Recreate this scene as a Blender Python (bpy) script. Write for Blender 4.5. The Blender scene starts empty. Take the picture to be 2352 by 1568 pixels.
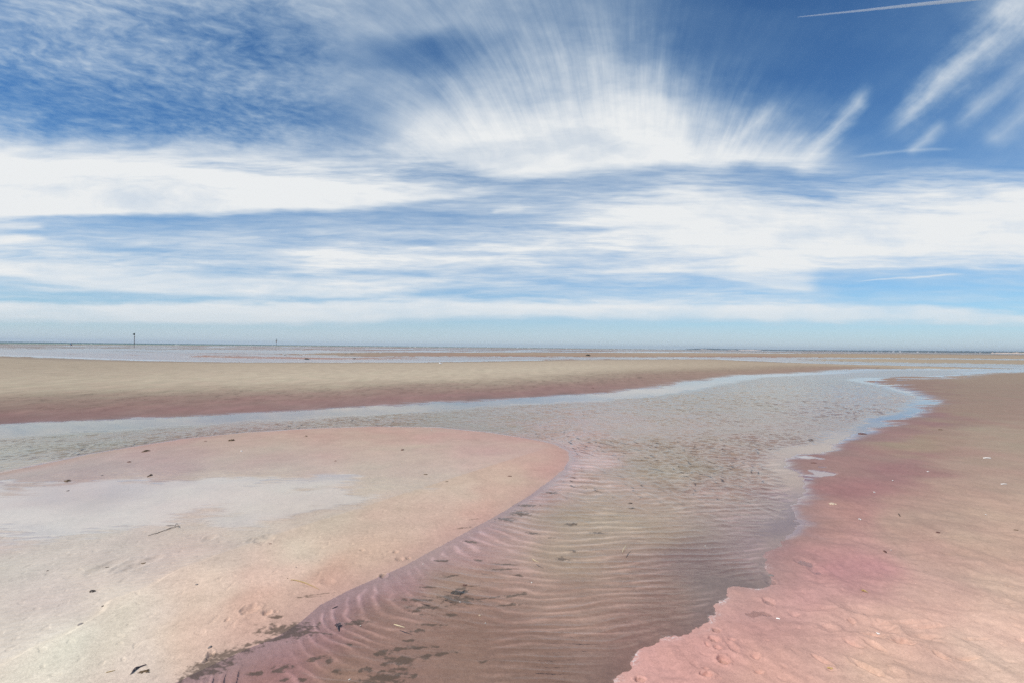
import bpy, bmesh, math, random
import numpy as np
from mathutils import Vector, Matrix

random.seed(7)
R = math.radians
scene = bpy.context.scene
COL = scene.collection

# ------------------------------------------------------------------ camera
W, HGT = 2352.0, 1568.0            # reading scale of the photograph
FOCAL = 17.0
F = W * FOCAL / 36.0
CX, CY = W / 2, HGT / 2 + 0.1
CAM_H = 1.75
PITCH = math.atan(13.4 / F)
ROLL = 0.0112
fw = np.array([0, math.cos(PITCH), math.sin(PITCH)])
r0 = np.array([1.0, 0, 0]); u0 = np.array([0, -math.sin(PITCH), math.cos(PITCH)])
rt = math.cos(ROLL) * r0 + math.sin(ROLL) * u0
up = -math.sin(ROLL) * r0 + math.cos(ROLL) * u0

cd = bpy.data.cameras.new('camera'); cam = bpy.data.objects.new('camera', cd); COL.objects.link(cam)
cd.lens = FOCAL; cd.sensor_width = 36; cd.clip_start = 0.05; cd.clip_end = 60000
M = Matrix.Identity(4)
for i in range(3):
    M[i][0] = rt[i]; M[i][1] = up[i]; M[i][2] = -fw[i]
M[2][3] = CAM_H
cam.matrix_world = M
scene.camera = cam


def ray(X, Y):
    """direction of the photograph's point (reading scale)"""
    return fw * F + rt * (X - CX) - up * (Y - CY)


def ground(X, Y, z=0.0):
    d = ray(X, Y)
    t = (z - CAM_H) / d[2]
    return np.array([d[0] * t, d[1] * t])


def to_photo(x, y, z=0.0):
    v = np.stack([x, y, np.zeros_like(x) + z - CAM_H], -1)
    c = v @ fw
    c = np.where(c < 0.05, 0.05, c)
    return CX + F * (v @ rt) / c, CY - F * (v @ up) / c


def uv(X, Y):
    d = ray(X, Y)
    return d[0] / d[1], d[2] / d[1]


# ------------------------------------------------------------------ noise
def _hash(ix, iy, s):
    h = (ix.astype(np.int64) * 374761393 + iy.astype(np.int64) * 668265263 + s * 982451653) & 0xFFFFFFFF
    h = ((h ^ (h >> 13)) * 1274126177) & 0xFFFFFFFF
    h = (h ^ (h >> 16)) & 0xFFFFFFFF
    return h


def perlin(x, y, s=0):
    xi = np.floor(x); yi = np.floor(y)
    fx = x - xi; fy = y - yi
    xi = xi.astype(np.int64); yi = yi.astype(np.int64)
    sx = fx * fx * fx * (fx * (fx * 6 - 15) + 10); sy = fy * fy * fy * (fy * (fy * 6 - 15) + 10)

    def g(dx, dy):
        a = _hash(xi + dx, yi + dy, s) * (2 * math.pi / 4294967296.0)
        return np.cos(a) * (fx - dx) + np.sin(a) * (fy - dy)
    n0 = g(0, 0) * (1 - sx) + g(1, 0) * sx
    n1 = g(0, 1) * (1 - sx) + g(1, 1) * sx
    return (n0 * (1 - sy) + n1 * sy) * 1.5


def fbm(x, y, s=0, o=3, gain=.5):
    r = 0; a = 1.0; f = 1.0
    for k in range(o):
        r = r + a * perlin(x * f + 17.3 * k, y * f - 9.1 * k, s + k)
        a *= gain; f *= 2.03
    return r


def sstep(a, b, x):
    t = np.clip((x - a) / (b - a), 0, 1)
    return t * t * (3 - 2 * t)


def lin(c):
    c = np.asarray(c, float) / 255.0
    return np.where(c <= .04045, c / 12.92, ((c + .055) / 1.055) ** 2.4)


# ------------------------------------------------------------------ shorelines (reading scale)
SPIT = [(0, 1085), (100, 1065), (200, 1043), (300, 1027), (420, 1008), (560, 993), (700, 984), (850, 979), (1000, 980),
        (1120, 992), (1200, 1005), (1270, 1018), (1303, 1036), (1308, 1055), (1294, 1080), (1262, 1105), (1212, 1140),
        (1140, 1185), (1060, 1228), (990, 1265), (930, 1298), (870, 1325), (800, 1355), (735, 1388), (690, 1428),
        (640, 1460), (560, 1493), (480, 1530), (400, 1570), (300, 1640), (150, 1760), (-2500, 2200), (-2500, 1200), (-500, 1130)]
RIGHT = [(1100, 2000), (1360, 1620), (1405, 1568), (1430, 1545), (1470, 1510), (1520, 1475), (1569, 1456), (1606, 1448), (1640, 1418),
         (1671, 1369), (1662, 1347), (1693, 1341), (1754, 1350), (1765, 1316), (1754, 1278), (1784, 1259), (1803, 1222),
         (1841, 1195), (1833, 1165), (1848, 1127), (1833, 1097), (1814, 1063), (1825, 1044), (1901, 1025), (1924, 1010),
         (1969, 995), (2011, 984), (2035, 965), (2102, 948), (2115, 932), (2135, 914), (2102, 903), (2062, 893), (2028, 884),
         (1985, 877), (1955, 872), (2000, 867), (2060, 868), (2135, 865), (2202, 861), (2285, 855.5), (2360, 853), (3100, 850), (6000, 900), (6000, 2000)]
MID = [(-700, 1015), (0, 977), (200, 969), (333, 963), (533, 950), (667, 943), (784, 938), (918, 931), (1018, 923), (1118, 918),
       (1251, 913), (1351, 907), (1451, 898), (1518, 889), (1569, 880), (1635, 870), (1702, 862), (1802, 858), (1885, 854.5),
       (1935, 850), (1985, 847), (2150, 847), (2352, 847), (3000, 851), (3000, 848),
       (2352, 845.5), (2102, 840), (1835, 833), (1645, 824.5), (1569, 824), (1285, 826), (1118, 829), (951, 831.5), (784, 831.5), (560, 831.5),
       (467, 830), (333, 828), (167, 823), (60, 818.5), (0, 816.5), (-700, 806)]
PINK = [(413, 818), (470, 816.5), (560, 818.5), (660, 819.5), (800, 821.3), (950, 822.2), (945, 823.6), (784, 825), (560, 822.5), (480, 820.5)]
BARB = [(650, 813), (720, 810.8), (784, 809.5), (1000, 808.6), (1300, 809), (1569, 809.6), (1960, 811.8), (2352, 814.2), (3200, 824.2), (3200, 834), (2352, 823.5),
        (2135, 822), (1900, 820.6), (1569, 819.3), (1200, 818.4), (950, 818), (820, 817.3), (740, 815.5)]
BARC = [(1830, 824.3), (1960, 823.5), (2135, 823.8), (2352, 826.5), (3200, 836), (3200, 845), (2352, 836), (2068, 831.5), (1900, 827.5)]
HZ = lambda X_: CY + 13.4 + ROLL * (X_ - CX)
FLATS = [(-700, 794), (0, 799.6), (120, 800), (300, 800.8), (500, 802.5), (700, 803.8), (900, 805.4), (1200, 806.5), (1569, 808), (1960, 811.3), (2352, 814.6), (3200, 824.6),
         (3200, HZ(3200) + .25), (2352, HZ(2352) + .25), (1176, HZ(1176) + .25), (0, HZ(0) + .25), (-700, HZ(-700) + .25)]
POLYS = {k: np.array([ground(*q) for q in v]) for k, v in dict(spit=SPIT, right=RIGHT, mid=MID, pink=PINK, barb=BARB, barc=BARC, flats=FLATS).items()}


def poly_sd(P, x, y):
    """signed distance in metres, positive inside"""
    x = x.astype(np.float64); y = y.astype(np.float64)
    best = np.full(x.shape, 1e18); inside = np.zeros(x.shape, bool)
    n = len(P)
    for i in range(n):
        ax, ay = P[i]; bx, by = P[(i + 1) % n]
        dx, dy = bx - ax, by - ay
        L = dx * dx + dy * dy
        t = np.clip(((x - ax) * dx + (y - ay) * dy) / L, 0, 1)
        q = (x - ax - t * dx) ** 2 + (y - ay - t * dy) ** 2
        np.minimum(best, q, out=best)
        if ay != by:
            c = ((ay > y) != (by > y)) & (x < (bx - ax) * (y - ay) / (by - ay) + ax)
            inside ^= c
    s = np.sqrt(best)
    return np.where(inside, s, -s)


def sds(x, y):
    """distances to every sand body; on a grid they are found at half resolution"""
    if x.ndim == 2 and x.shape[0] > 50:
        xs, ys = x[::2, ::2], y[::2, ::2]
        out = {}
        for k, P in POLYS.items():
            c = poly_sd(P, xs, ys)
            full = np.empty(x.shape)
            rr = np.arange(x.shape[0]) / 2.0; cc = np.arange(x.shape[1]) / 2.0
            r1 = np.minimum(np.floor(rr).astype(int), c.shape[0] - 1); r2 = np.minimum(r1 + 1, c.shape[0] - 1)
            c1 = np.minimum(np.floor(cc).astype(int), c.shape[1] - 1); c2 = np.minimum(c1 + 1, c.shape[1] - 1)
            fr = (rr - r1)[:, None]; fc = (cc - c1)[None, :]
            full = (c[r1][:, c1] * (1 - fr) * (1 - fc) + c[r2][:, c1] * fr * (1 - fc) + c[r1][:, c2] * (1 - fr) * fc + c[r2][:, c2] * fr * fc)
            out[k] = full
        return out
    return {k: poly_sd(P, x, y) for k, P in POLYS.items()}


PROFILE = dict(spit=(.060, .55), right=(.085, 1.6), mid=(.13, 5.5), pink=(.05, 3.), barb=(.12, 9.), barc=(.09, 8.), flats=(.05, 14.))
S = .5742                       # full-size photograph pixels -> reading scale
# dents: full-size x, y, half width in metres (x, y), depth
DENTS = []


def dent(zx, zy, ox, oy, sc, rx, ry, dep, rot=0.0, rim=.25):
    X = (ox + zx / sc) * S; Y = (oy + zy / sc) * S
    g = ground(X, Y, .05)
    DENTS.append((g[0], g[1], rx, ry, dep, rot, rim))


A4 = (0, 1700, 1.5205); A5 = (1366, 1700, 1.5205); A6 = (2732, 1700, 1.5205)
B2 = (800, 2200, 2.94); B4 = (2400, 2200, 2.94); B5 = (3200, 2200, 2.625)
for q in [(590, 665, .042, .05, .016, -.5), (790, 685, .026, .025, .014, 0), (890, 668, .014, .012, .006, 0), (125, 1140, .016, .03, .014, .4),
          (75, 1200, .012, .02, .01, 0), (1500, 318, .045, .035, .008, 0), (2160, 220, .026, .03, .01, 0), (880, 820, .025, .025, .008, 0),
          (640, 770, .06, .03, .006, .1), (320, 785, .012, .02, .007, 0)]:
    dent(q[0], q[1], *B2, *q[2:6])
for q in [(125, 748, .018, .02, .008), (330, 748, .02, .024, .012), (355, 782, .03, .03, .012), (407, 775, .02, .02, .01), (258, 875, .024, .024, .01)]:
    dent(q[0], q[1], *A5, *q[2:5])
for q in [(1610, 693, .06, .09, .014, 0), (1550, 700, .05, .06, .009, 0), (870, 840, .05, .12, .014, -.4), (650, 860, .05, .12, .012, -.2), (780, 862, .07, .09, .010, 0),
          (1275, 690, .04, .06, .010, 0)]:
    dent(q[0], q[1], *A4, *q[2:6])
for q in [(1450, 1215, .028, .028, .03), (1255, 1385, .03, .022, .024), (475, 1415, .026, .022, .018), (1345, 975, .026, .034, .018), (1385, 1085, .02, .02, .012),
          (1560, 1080, .022, .05, .010), (1830, 1185, .02, .022, .012), (1870, 1355, .02, .016, .012), (1550, 985, .02, .016, .01), (1980, 530, .03, .045, .016),
          (2010, 290, .03, .04, .016), (1370, 850, .022, .024, .014), (1265, 1040, .012, .024, .010), (400, 1505, .012, .010, .007), (1240, 1305, .016, .012, .008),
          (2290, 690, .03, .02, .010), (1960, 195, .03, .03, .012)]:
    dent(q[0], q[1], *B4, *q[2:5])
for q in [(540, 690, .02, .02, .014, 0), (700, 760, .14, .10, .022, .3), (740, 850, .06, .03, .016, 0), (880, 760, .05, .07, .012, 0), (1080, 945, .055, .035, .020, 0), (1120, 730, .12, .02, .012, 0),
          (1330, 775, .12, .02, .011, 0), (1310, 875, .07, .025, .012, 0), (600, 580, .08, .06, .012, 0), (230, 1130, .02, .05, .016, .35), (320, 1225, .02, .015, .008, 0),
          (700, 1210, .022, .07, .016, .45), (560, 960, .02, .045, .012, .4), (770, 980, .02, .05, .012, .4), (1480, 1090, .02, .035, .014, .4), (1760, 1115, .06, .014, .014, 0),
          (2200, 390, .035, .012, .012, 0), (1550, 25, .045, .025, .010, 0), (1830, 905, .08, .014, .008, 0), (2130, 540, .06, .035, .010, 0), (50, 75, .06, .08, .014, 0), (180, 160, .05, .08, .012, 0),
          (990, 1290, .04, .03, .008, 0), (200, 570, .10, .03, .010, 0), (980, 100, .10, .06, .008, 0), (300, 770, .05, .04, .010, 0), (2340, 920, .03, .02, .01, 0)]:
    dent(q[0], q[1], *B5, *q[2:6])


def ripple_phase(x, y, spd, l0=.084, g=.030, warp=1.0, s=140):
    """crests that run across the channel and bend up along the spit's bank"""
    ph = y - .55 * np.exp(-spd / .35) * sstep(6.5, 3.5, y) - .07 * (x - .3) * sstep(0, 1, x) - .06 * (x + .2) ** 2 * sstep(4.6, 2.6, y)
    ph = ph + warp * (.085 * perlin(x * 1.1, y * 1.4, s) + .030 * perlin(x * 3.1, y * 4.3, s + 1))
    q = np.clip(ph - 2.8, -1.5, 3.4)
    return np.log(1 + q * g / l0) / g + np.maximum(ph - 6.2, 0) / (l0 + 3.4 * g)


def bed_ripple(x, y, spd):
    p = ripple_phase(x, y, spd, s=240)
    f = (.5 + .5 * np.sin(2 * math.pi * (p + .30 * perlin(x * 2.0, y * 5.0, 243) + .16 * perlin(x * 5.0, y * 11.0, 248)))) ** 2.8
    env = sstep(-.45, .35, fbm(x * 1.5, y * 1.0, 245, 2)) * (.55 + .45 * sstep(-.3, .3, perlin(x * 4, y * 9, 247)))
    return f * env * sstep(.02, .10, spd) * sstep(10, 6.5, y)


def terrain(x, y, info=False):
    x = np.asarray(x, float); y = np.asarray(y, float)
    d = np.maximum(y, .8)
    sd = sds(x, y)
    # ragged waterlines: ripple troughs fill first
    rag = .16 * d ** .55 * (.5 * perlin(x * .8 / d ** .3, y * 2.6 / d ** .45, 3) + .35 * perlin(x * 2.1 / d ** .35, y * 9.0 / d ** .5, 4))
    fr_ = 18.0 / d; fy_ = 15.0 / d * (d / CAM_H) ** .75
    rag = rag +   .019 * d ** 1.15 * (perlin(x * fr_, y * fy_, 5) * .8 + .5 * perlin(x * fr_ * 2.3, y * fy_ * 2.2, 6)) * sstep(-.6, .5, perlin(x * .35, y * .22, 8) + .2)
    rag2 = .030 * fbm(x * 7, y * 7, 11, 3, .6) * sstep(7, 3.2, d)
    ragk = dict(spit=.12, right=.8, mid=.8, pink=1, barb=1.2, barc=1.2, flats=2.0)
    best = np.full(x.shape, -1e9); H = np.full(x.shape, -1e9); zone = np.zeros(x.shape, int)
    names = list(PROFILE)
    for i, k in enumerate(names):
        hm, L = PROFILE[k]
        s = sd[k] + rag * ragk[k] * (np.minimum(1, d / 9) if k in ('right', 'spit') else 1)
        if k == 'right':
            s = s + rag2
            # thin streaked film over the far inner end of the right bank
            s = s - 1.5 * np.exp(-((x - 25) / 9) ** 2 - ((y - 32) / 6) ** 2) * (.8 + 2.6 * perlin(x * .20, y * 1.2, 9) + 1.3 * perlin(x * .6, y * 2.6, 10))
        zone = np.where(s > best, i, zone)
        best = np.maximum(best, s)
        hh = np.where(s > 0, hm * (1 - np.exp(-np.maximum(s, 0) / L)), 0)
        H = np.maximum(H, np.where(s > 0, hh, -1e9))
    dep = .055 * (1 - np.exp(np.minimum(best, 0) / .45)) + .03 * (1 - np.exp(np.minimum(best, 0) / 3.0))
    # the spit bank falls off a little faster than the others
    h = np.where(best > 0, H, -dep)
    land = best > 0
    # far pools with streaks of emerging sand
    far = sstep(38, 60, d) * (best < 0) * (1 - sstep(420, 700, d))
    lp = np.log(d)
    st = perlin(x / d * 3.2 + 4, lp * 17, 21) + .6 * perlin(x / d * 9, lp * 34, 22) + .25 * perlin(x / d * 30, lp * 70, 23)
    leftp = sstep(.1, -.25, x / d)
    h = h + far * (.055 + .05 * st * (1 + .3 * leftp)) * np.where(d > 70, 1, .35)
    # flats: low ridges and long sheets of water
    fl = land & (zone == 6)
    h = np.where(fl, .012 + .030 * st + .006 * perlin(x / d * 18, lp * 60, 25), h)
    # broad undulation
    h = h + np.where(land & ~fl, 1, .35) * .008 * fbm(x * .35, y * .35, 30, 2) * np.minimum(1, np.abs(best) / .5)
    # sand ripples and lumps, each faded where it is finer than the picture
    px = d * d / (F * CAM_H)                        # metres of ground per picture line
    def fade(lam): return sstep(1.2, 4.0, lam / px)
    isr = (zone == 1); iss = (zone == 0); ism = (zone == 2)
    nearbank = sstep(.0, .25, best)
    wx = x + .10 * perlin(x * 2.2, y * 2.2, 40); wy = y + .10 * perlin(x * 2.2 + 7, y * 2.2, 41)
    lump = fbm(wx * 2.6, wy * 3.3, 42, 3, .55)
    near = 1 - sstep(3.0, 9.0, d)
    h = h + np.where(isr & land, 1, 0) * nearbank * lump * (.003 + .013 * near) * fade(.25)
    rid = 1 - 2 * np.abs(perlin((x * .75 + y * .65) * 4.0, (y * .75 - x * .65) * 1.5, 44))
    h = h + np.where(isr & land, 1, 0) * nearbank * near * .004 * rid * fade(.2)
    # fine ripple marks on the spit, running with the shore
    rp = np.sin(2 * math.pi * (y * .93 - x * .36 + .05 * perlin(x * 1.3, y * 1.3, 50)) / .055) * (.5 + .5 * perlin(x * .8, y * .8, 51))
    h = h + np.where(iss & land, 1, 0) * rp * .0027 * fade(.055) * nearbank
    # low terrace step on the spit (dry shelf above the wet flat)
    ts = terrace(x, y)
    h = h + np.where(iss & land, 1, 0) * .012 * sstep(-.015, .03, ts + .03 * perlin(x * 6, y * 6, 52)) * sstep(5.0, 3.3, d) * sstep(.02, .45, best)
    h = h + np.where(iss & land, 1, 0) * .0010 * fbm(wx * 9, wy * 14, 55, 3) * fade(.08) * nearbank
    # pock marks of the middle bar
    pm = np.minimum(0, perlin(x * 2.2, y * 1.6, 60) + .18)
    h = h + np.where(ism & land, 1, 0) * (.02 * pm * sstep(.1, 1.2, best) * sstep(7, 3.0, best) * sstep(40, 22, d) + .006 * fbm(x * 1.1, y * .9, 61, 2) * fade(.6))
    # submerged sand ripples
    h = h + np.where(land, 0, 1) * .0035 * fbm(wx * 3.5, wy * 7, 70, 2) * fade(.15) * sstep(0, -.3, best)
    h = h + np.where(land, 0, 1) * .0045 * bed_ripple(x, y, np.maximum(-sd['spit'], 0)) * sstep(0, -.12, best)
    # worm holes and crumbs
    h = h - np.where(land & (iss | isr), 1, 0) * .003 * sstep(.52, .66, perlin(x * 15, y * 15, 80)) * fade(.06) * nearbank
    # dents and footprints
    for (gx, gy, rx, ry, dp, ro, rim) in DENTS:
        m = (np.abs(x - gx) < 4 * max(rx, ry)) & (np.abs(y - gy) < 4 * max(rx, ry))
        if not m.any():
            continue
        c, s_ = math.cos(ro), math.sin(ro)
        lx = (x[m] - gx) * c + (y[m] - gy) * s_; ly = -(x[m] - gx) * s_ + (y[m] - gy) * c
        q = np.sqrt((lx / rx) ** 2 + (ly / ry) ** 2) * (1 + .22 * perlin(lx / rx * 1.7 + gx * 9, ly / ry * 1.7, 90))
        h[m] += -dp * np.exp(-q ** 3) + dp * rim * np.exp(-((q - 1.45) / .3) ** 2)
    # the bed drops away under the open sea
    h = np.where(d > sea_edge(x / d), -1.2 * sstep(0, 1, (d - sea_edge(x / d)) / (.15 * d)) + .0, h)
    if info:
        return h, best, zone, sd, ts
    return h


_SE = [(0, 345), (400, 470), (784, 800), (1176, 1300), (1569, 2100), (1640, 3000), (1760, 9000), (3000, 20000)]
_seu = np.array([uv(a, 790)[0] for a, b in _SE]); _sel = np.log([b for a, b in _SE])


def sea_edge(u):
    return np.exp(np.interp(u, _seu, _sel))


TERR = np.array([ground(X * S, Y * S, .05) for X, Y in [(-400, 2870), (0, 2650), (250, 2535), (350, 2478), (440, 2402), (580, 2352), (700, 2285), (820, 2238), (960, 2190), (1130, 2130), (1300, 2075)]])


def terrace(x, y):
    """positive on the dry shelf side (towards the viewer)"""
    best = np.full(x.shape, 1e9); sg = np.zeros(x.shape)
    for i in range(len(TERR) - 1):
        a, b = TERR[i], TERR[i + 1]
        dx, dy = b - a
        t = np.clip(((x - a[0]) * dx + (y - a[1]) * dy) / (dx * dx + dy * dy), 0, 1)
        ex = x - a[0] - t * dx; ey = y - a[1] - t * dy
        q = np.hypot(ex, ey); s = np.sign(dy * (x - a[0]) - dx * (y - a[1]))
        sg = np.where(q < best, s, sg); best = np.minimum(best, q)
    return best * sg


def zat(x, y):
    return float(terrain(np.array([x]), np.array([y]))[0])


# ------------------------------------------------------------------ sediment colours (as they look dry or wet in daylight, reading scale)
C_SPIT = [(60, 1095, 178, 152, 142), (150, 1105, 176, 150, 140), (400, 1025, 182, 152, 142), (800, 1000, 192, 160, 147), (1100, 1010, 194, 160, 150),
          (1280, 1060, 200, 162, 150), (1200, 1120, 205, 175, 157), (900, 1080, 198, 174, 155), (600, 1060, 190, 164, 149), (100, 1250, 205, 190, 177),
          (500, 1200, 205, 187, 170), (750, 1150, 200, 180, 162), (1000, 1180, 206, 183, 165), (1080, 1225, 210, 166, 150), (300, 1300, 203, 187, 175),
          (100, 1400, 210, 194, 182), (500, 1290, 208, 191, 175), (700, 1270, 215, 199, 178), (300, 1430, 226, 210, 192), (100, 1520, 232, 219, 202),
          (500, 1400, 229, 206, 185), (650, 1350, 226, 197, 178), (850, 1300, 216, 180, 160), (350, 1500, 230, 206, 192), (500, 1470, 226, 192, 172),
          (780, 1340, 208, 166, 146), (640, 1410, 216, 176, 156)]
C_RIGHT = [(2300, 870, 160, 140, 120), (2200, 900, 158, 137, 118), (2100, 900, 150, 122, 112), (2200, 950, 160, 137, 118), (2130, 960, 155, 120, 116),
           (2000, 1000, 162, 127, 121), (2100, 1020, 166, 145, 122), (2300, 1020, 172, 152, 131), (1900, 1060, 165, 130, 122), (2050, 1090, 160, 119, 117),
           (1950, 1120, 166, 122, 120), (2250, 1120, 182, 155, 137), (1900, 1180, 182, 142, 130), (2100, 1200, 186, 155, 138), (2300, 1230, 198, 168, 147),
           (1850, 1250, 188, 145, 138), (2000, 1280, 196, 150, 142), (1960, 1310, 193, 136, 138), (2150, 1280, 198, 160, 145), (1760, 1380, 202, 155, 145),
           (1900, 1370, 205, 156, 149), (2100, 1380, 208, 168, 153), (2300, 1380, 213, 179, 158), (1700, 1460, 213, 162, 150), (1900, 1450, 216, 171, 155),
           (2100, 1470, 222, 183, 162), (2300, 1480, 226, 191, 168), (1500, 1550, 219, 168, 155), (1750, 1540, 216, 168, 150), (2000, 1540, 223, 183, 160),
           (2300, 1550, 230, 198, 175)]
C_MID = [(0, 960, 160, 118, 115), (300, 950, 162, 116, 114), (600, 925, 161, 110, 112), (900, 915, 160, 108, 109), (1100, 905, 158, 112, 109), (1400, 885, 161, 130, 114),
         (1600, 865, 158, 116, 107), (1780, 856, 155, 120, 110), (1960, 843, 158, 138, 120), (2300, 848, 150, 130, 115), (0, 925, 165, 138, 124), (400, 915, 165, 136, 121),
         (800, 895, 172, 148, 128), (1200, 880, 170, 151, 129), (0, 890, 180, 165, 145), (400, 885, 183, 167, 146), (800, 875, 187, 169, 146), (1200, 855, 191, 173, 150),
         (1500, 845, 183, 166, 143), (1700, 845, 172, 152, 132), (0, 860, 172, 156, 138), (500, 855, 175, 159, 138), (1000, 845, 187, 169, 146), (1400, 835, 191, 173, 150),
         (0, 832, 146, 130, 123), (400, 836, 153, 137, 124), (800, 837, 172, 155, 138)]
C_FAR = [(400, 818, 186, 150, 138), (700, 822, 188, 151, 140), (900, 822, 186, 152, 140), (800, 812, 178, 156, 135), (1200, 812, 186, 162, 138), (1600, 813, 191, 167, 142), (1200, 817.6, 178, 140, 122),
         (1700, 819, 178, 140, 122), (2000, 815, 189, 166, 140), (2200, 817, 191, 169, 145), (1200, 804, 160, 140, 132), (1800, 806, 166, 148, 138), (300, 800, 165, 155, 148),
         (2300, 812, 170, 151, 132), (2000, 827, 196, 176, 150), (900, 804, 165, 138, 130), (2300, 830, 190, 170, 146)]
C_BED = [(1700, 900, 150, 130, 110), (1000, 960, 152, 132, 113), (100, 1010, 150, 138, 122), (2000, 930, 150, 126, 116), (1500, 1050, 160, 138, 120), (1330, 1052, 196, 160, 156),
         (1400, 1180, 170, 146, 127), (1250, 1220, 168, 140, 122), (1040, 1255, 182, 142, 140), (880, 1335, 172, 128, 130), (1700, 1120, 165, 138, 127), (1780, 1200, 152, 126, 126), (1200, 1155, 186, 150, 145),
         (1650, 1300, 137, 113, 110), (1300, 1350, 162, 130, 116), (1500, 1400, 147, 114, 105), (780, 1410, 158, 116, 119), (900, 1430, 152, 114, 102), (1100, 1450, 150, 113, 100),
         (700, 1480, 166, 120, 120), (800, 1540, 152, 116, 98), (1200, 1540, 142, 107, 96), (1400, 1500, 142, 110, 102), (600, 1540, 166, 122, 116), (1050, 1330, 165, 133, 116)]
ALB = np.array([.765, .755, .70])


def tune(c):
    """control colours were noted a little too rich"""
    c = np.asarray(c, float)
    L_ = c.mean(-1, keepdims=True)
    return np.clip(L_ + .88 * (c - L_) + np.array([0., -1.2, .2]), 0, 255)




def sediment(P, X, Y, hor):
    P = np.array(P, float)
    c = lin(tune(P[:, 2:5])) * ALB
    py = 2.3 * np.log(np.maximum(P[:, 1] - (784 + 12 + .0112 * (P[:, 0] - CX)) + 3.0, 1.5))
    px = P[:, 0] / 260
    vx = np.clip(X, -200, 2550) / 260; vy = 2.3 * np.log(np.maximum(hor + 3.0, 1.5))
    num = np.zeros(X.shape + (3,)); den = np.zeros(X.shape)
    for i in range(len(P)):
        w = 1 / ((vx - px[i]) ** 2 + (vy - py[i]) ** 2 + .05) ** 1.9
        num += w[..., None] * c[i]; den += w
    return num / den[..., None]


# dark weed films and algal mats lying on the sand: full-size centre, half sizes (m), tilt
MATS = []


def mat(zx, zy, fr, rx, ry, rot=0.0, k=1.0):
    g = ground((fr[0] + zx / fr[2]) * S, (fr[1] + zy / fr[2]) * S, 0)
    MATS.append((g[0], g[1], rx, ry, rot, k))


B3 = (1600, 2200, 2.94)
for q in [(1030, 930, .13, .05, .25), (1110, 960, .07, .05, .2), (900, 930, .06, .03, 0), (980, 1010, .08, .02, .35), (700, 1080, .10, .016, .5), (250, 1250, .09, .03, .55), (130, 1350, .10, .04, .55), (450, 1190, .08, .02, .45),
          (30, 1440, .08, .03, .5), (1840, 790, .06, .022, .35), (1370, 1210, .06, .014, .4), (960, 1330, .05, .02, .4), (650, 1400, .04, .016, .2), (1520, 1230, .02, .016, 0), (1620, 1330, .022, .02, .2),
          (2130, 1110, .05, .025, .3), (2300, 1190, .07, .03, .3), (1890, 1310, .014, .012, 0), (1985, 1300, .02, .018, 0), (2160, 1390, .10, .05, .4), (2060, 1450, .10, .04, .4), (1870, 1490, .05, .02, 0),
          (2310, 1070, .03, .012, .1), (1210, 1440, .02, .014, 0), (1010, 1440, .022, .01, .2), (1230, 1500, .03, .018, 0), (1750, 1040, .016, .014, 0), (1380, 930, .07, .007, 0), (890, 815, .03, .018, 0), (1270, 570, .05, .006, .3), (1370, 540, .09, .005, .4)]:
    mat(q[0], q[1], B2, *q[2:5])
for q in [(690, 500, .09, .05, .0), (560, 475, .05, .03, 0), (1350, 440, .07, .018, .3), (980, 480, .12, .008, .3), (730, 385, .04, .02, 0), (770, 415, .03, .015, 0), (200, 520, .09, .018, .05), (300, 595, .09, .02, .05), (150, 640, .04, .016, .2),
          (280, 680, .03, .014, 0), (620, 665, .05, .016, 0), (370, 780, .09, .010, 0), (200, 850, .05, .016, .3), (110, 960, .03, .010, .2), (150, 1040, .12, .014, .15), (400, 1120, .10, .016, .3), (50, 1190, .06, .03, 0), (30, 1275, .04, .018, 0),
          (150, 1365, .02, .02, 0), (590, 250, .05, .016, .3), (500, 95, .05, .016, .3), (1240, 95, .08, .014, 0), (1190, 155, .09, .010, .15), (1400, 220, .03, .025, 0), (1920, 25, .04, .03, 0), (925, 65, .03, .018, 0), (840, 350, .06, .005, .2),
          (1290, 545, .08, .012, .1), (1450, 1520, .03, .015, 0), (985, 1215, .02, .012, 0), (310, 375, .05, .010, .1)]:
    mat(q[0], q[1], B3, *q[2:5])
for q in [(1090, 525, .10, .05, .2), (1000, 565, .08, .04, .2), (1130, 480, .10, .03, .3), (1280, 400, .06, .03, .2), (1345, 775, .05, .03, 0), (790, 698, .06, .018, 0), (1410, 725, .03, .02, 0), (1160, 632, .05, .02, 0), (1400, 572, .06, .03, 0),
          (1758, 472, .03, .015, 0), (1560, 620, .06, .02, 0), (1280, 655, .05, .01, 0), (730, 630, .07, .008, .5), (820, 575, .05, .006, .5)]:
    mat(q[0], q[1], A5, *q[2:5])


def mats(x, y):
    a = np.zeros(x.shape)
    for (gx, gy, rx, ry, ro, k) in MATS:
        m = (np.abs(x - gx) < 2.4 * rx + .05) & (np.abs(y - gy) < 2.4 * max(rx, ry) + .05)
        if not m.any():
            continue
        c, s_ = math.cos(ro), math.sin(ro)
        lx = (x[m] - gx) * c + (y[m] - gy) * s_; ly = -(x[m] - gx) * s_ + (y[m] - gy) * c
        q = np.sqrt((lx / rx) ** 2 + (ly / ry) ** 2)
        q = q + .9 * fbm(x[m] * 22, y[m] * 30, 101, 3, .65)
        a[m] = np.maximum(a[m], sstep(1.45, .55, q) * k)
    return a


# ------------------------------------------------------------------ object helpers
def tag(o, label=None, cat=None, group=None, kind=None):
    if label: o['label'] = label
    if cat: o['category'] = cat
    if group: o['group'] = group
    if kind: o['kind'] = kind
    return o


def link(name, me, mat=None, parent=None):
    o = bpy.data.objects.new(name, me); COL.objects.link(o)
    if mat is not None:
        for m_ in (mat if isinstance(mat, (list, tuple)) else [mat]):
            me.materials.append(m_)
    if parent: o.parent = parent
    return o


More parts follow.
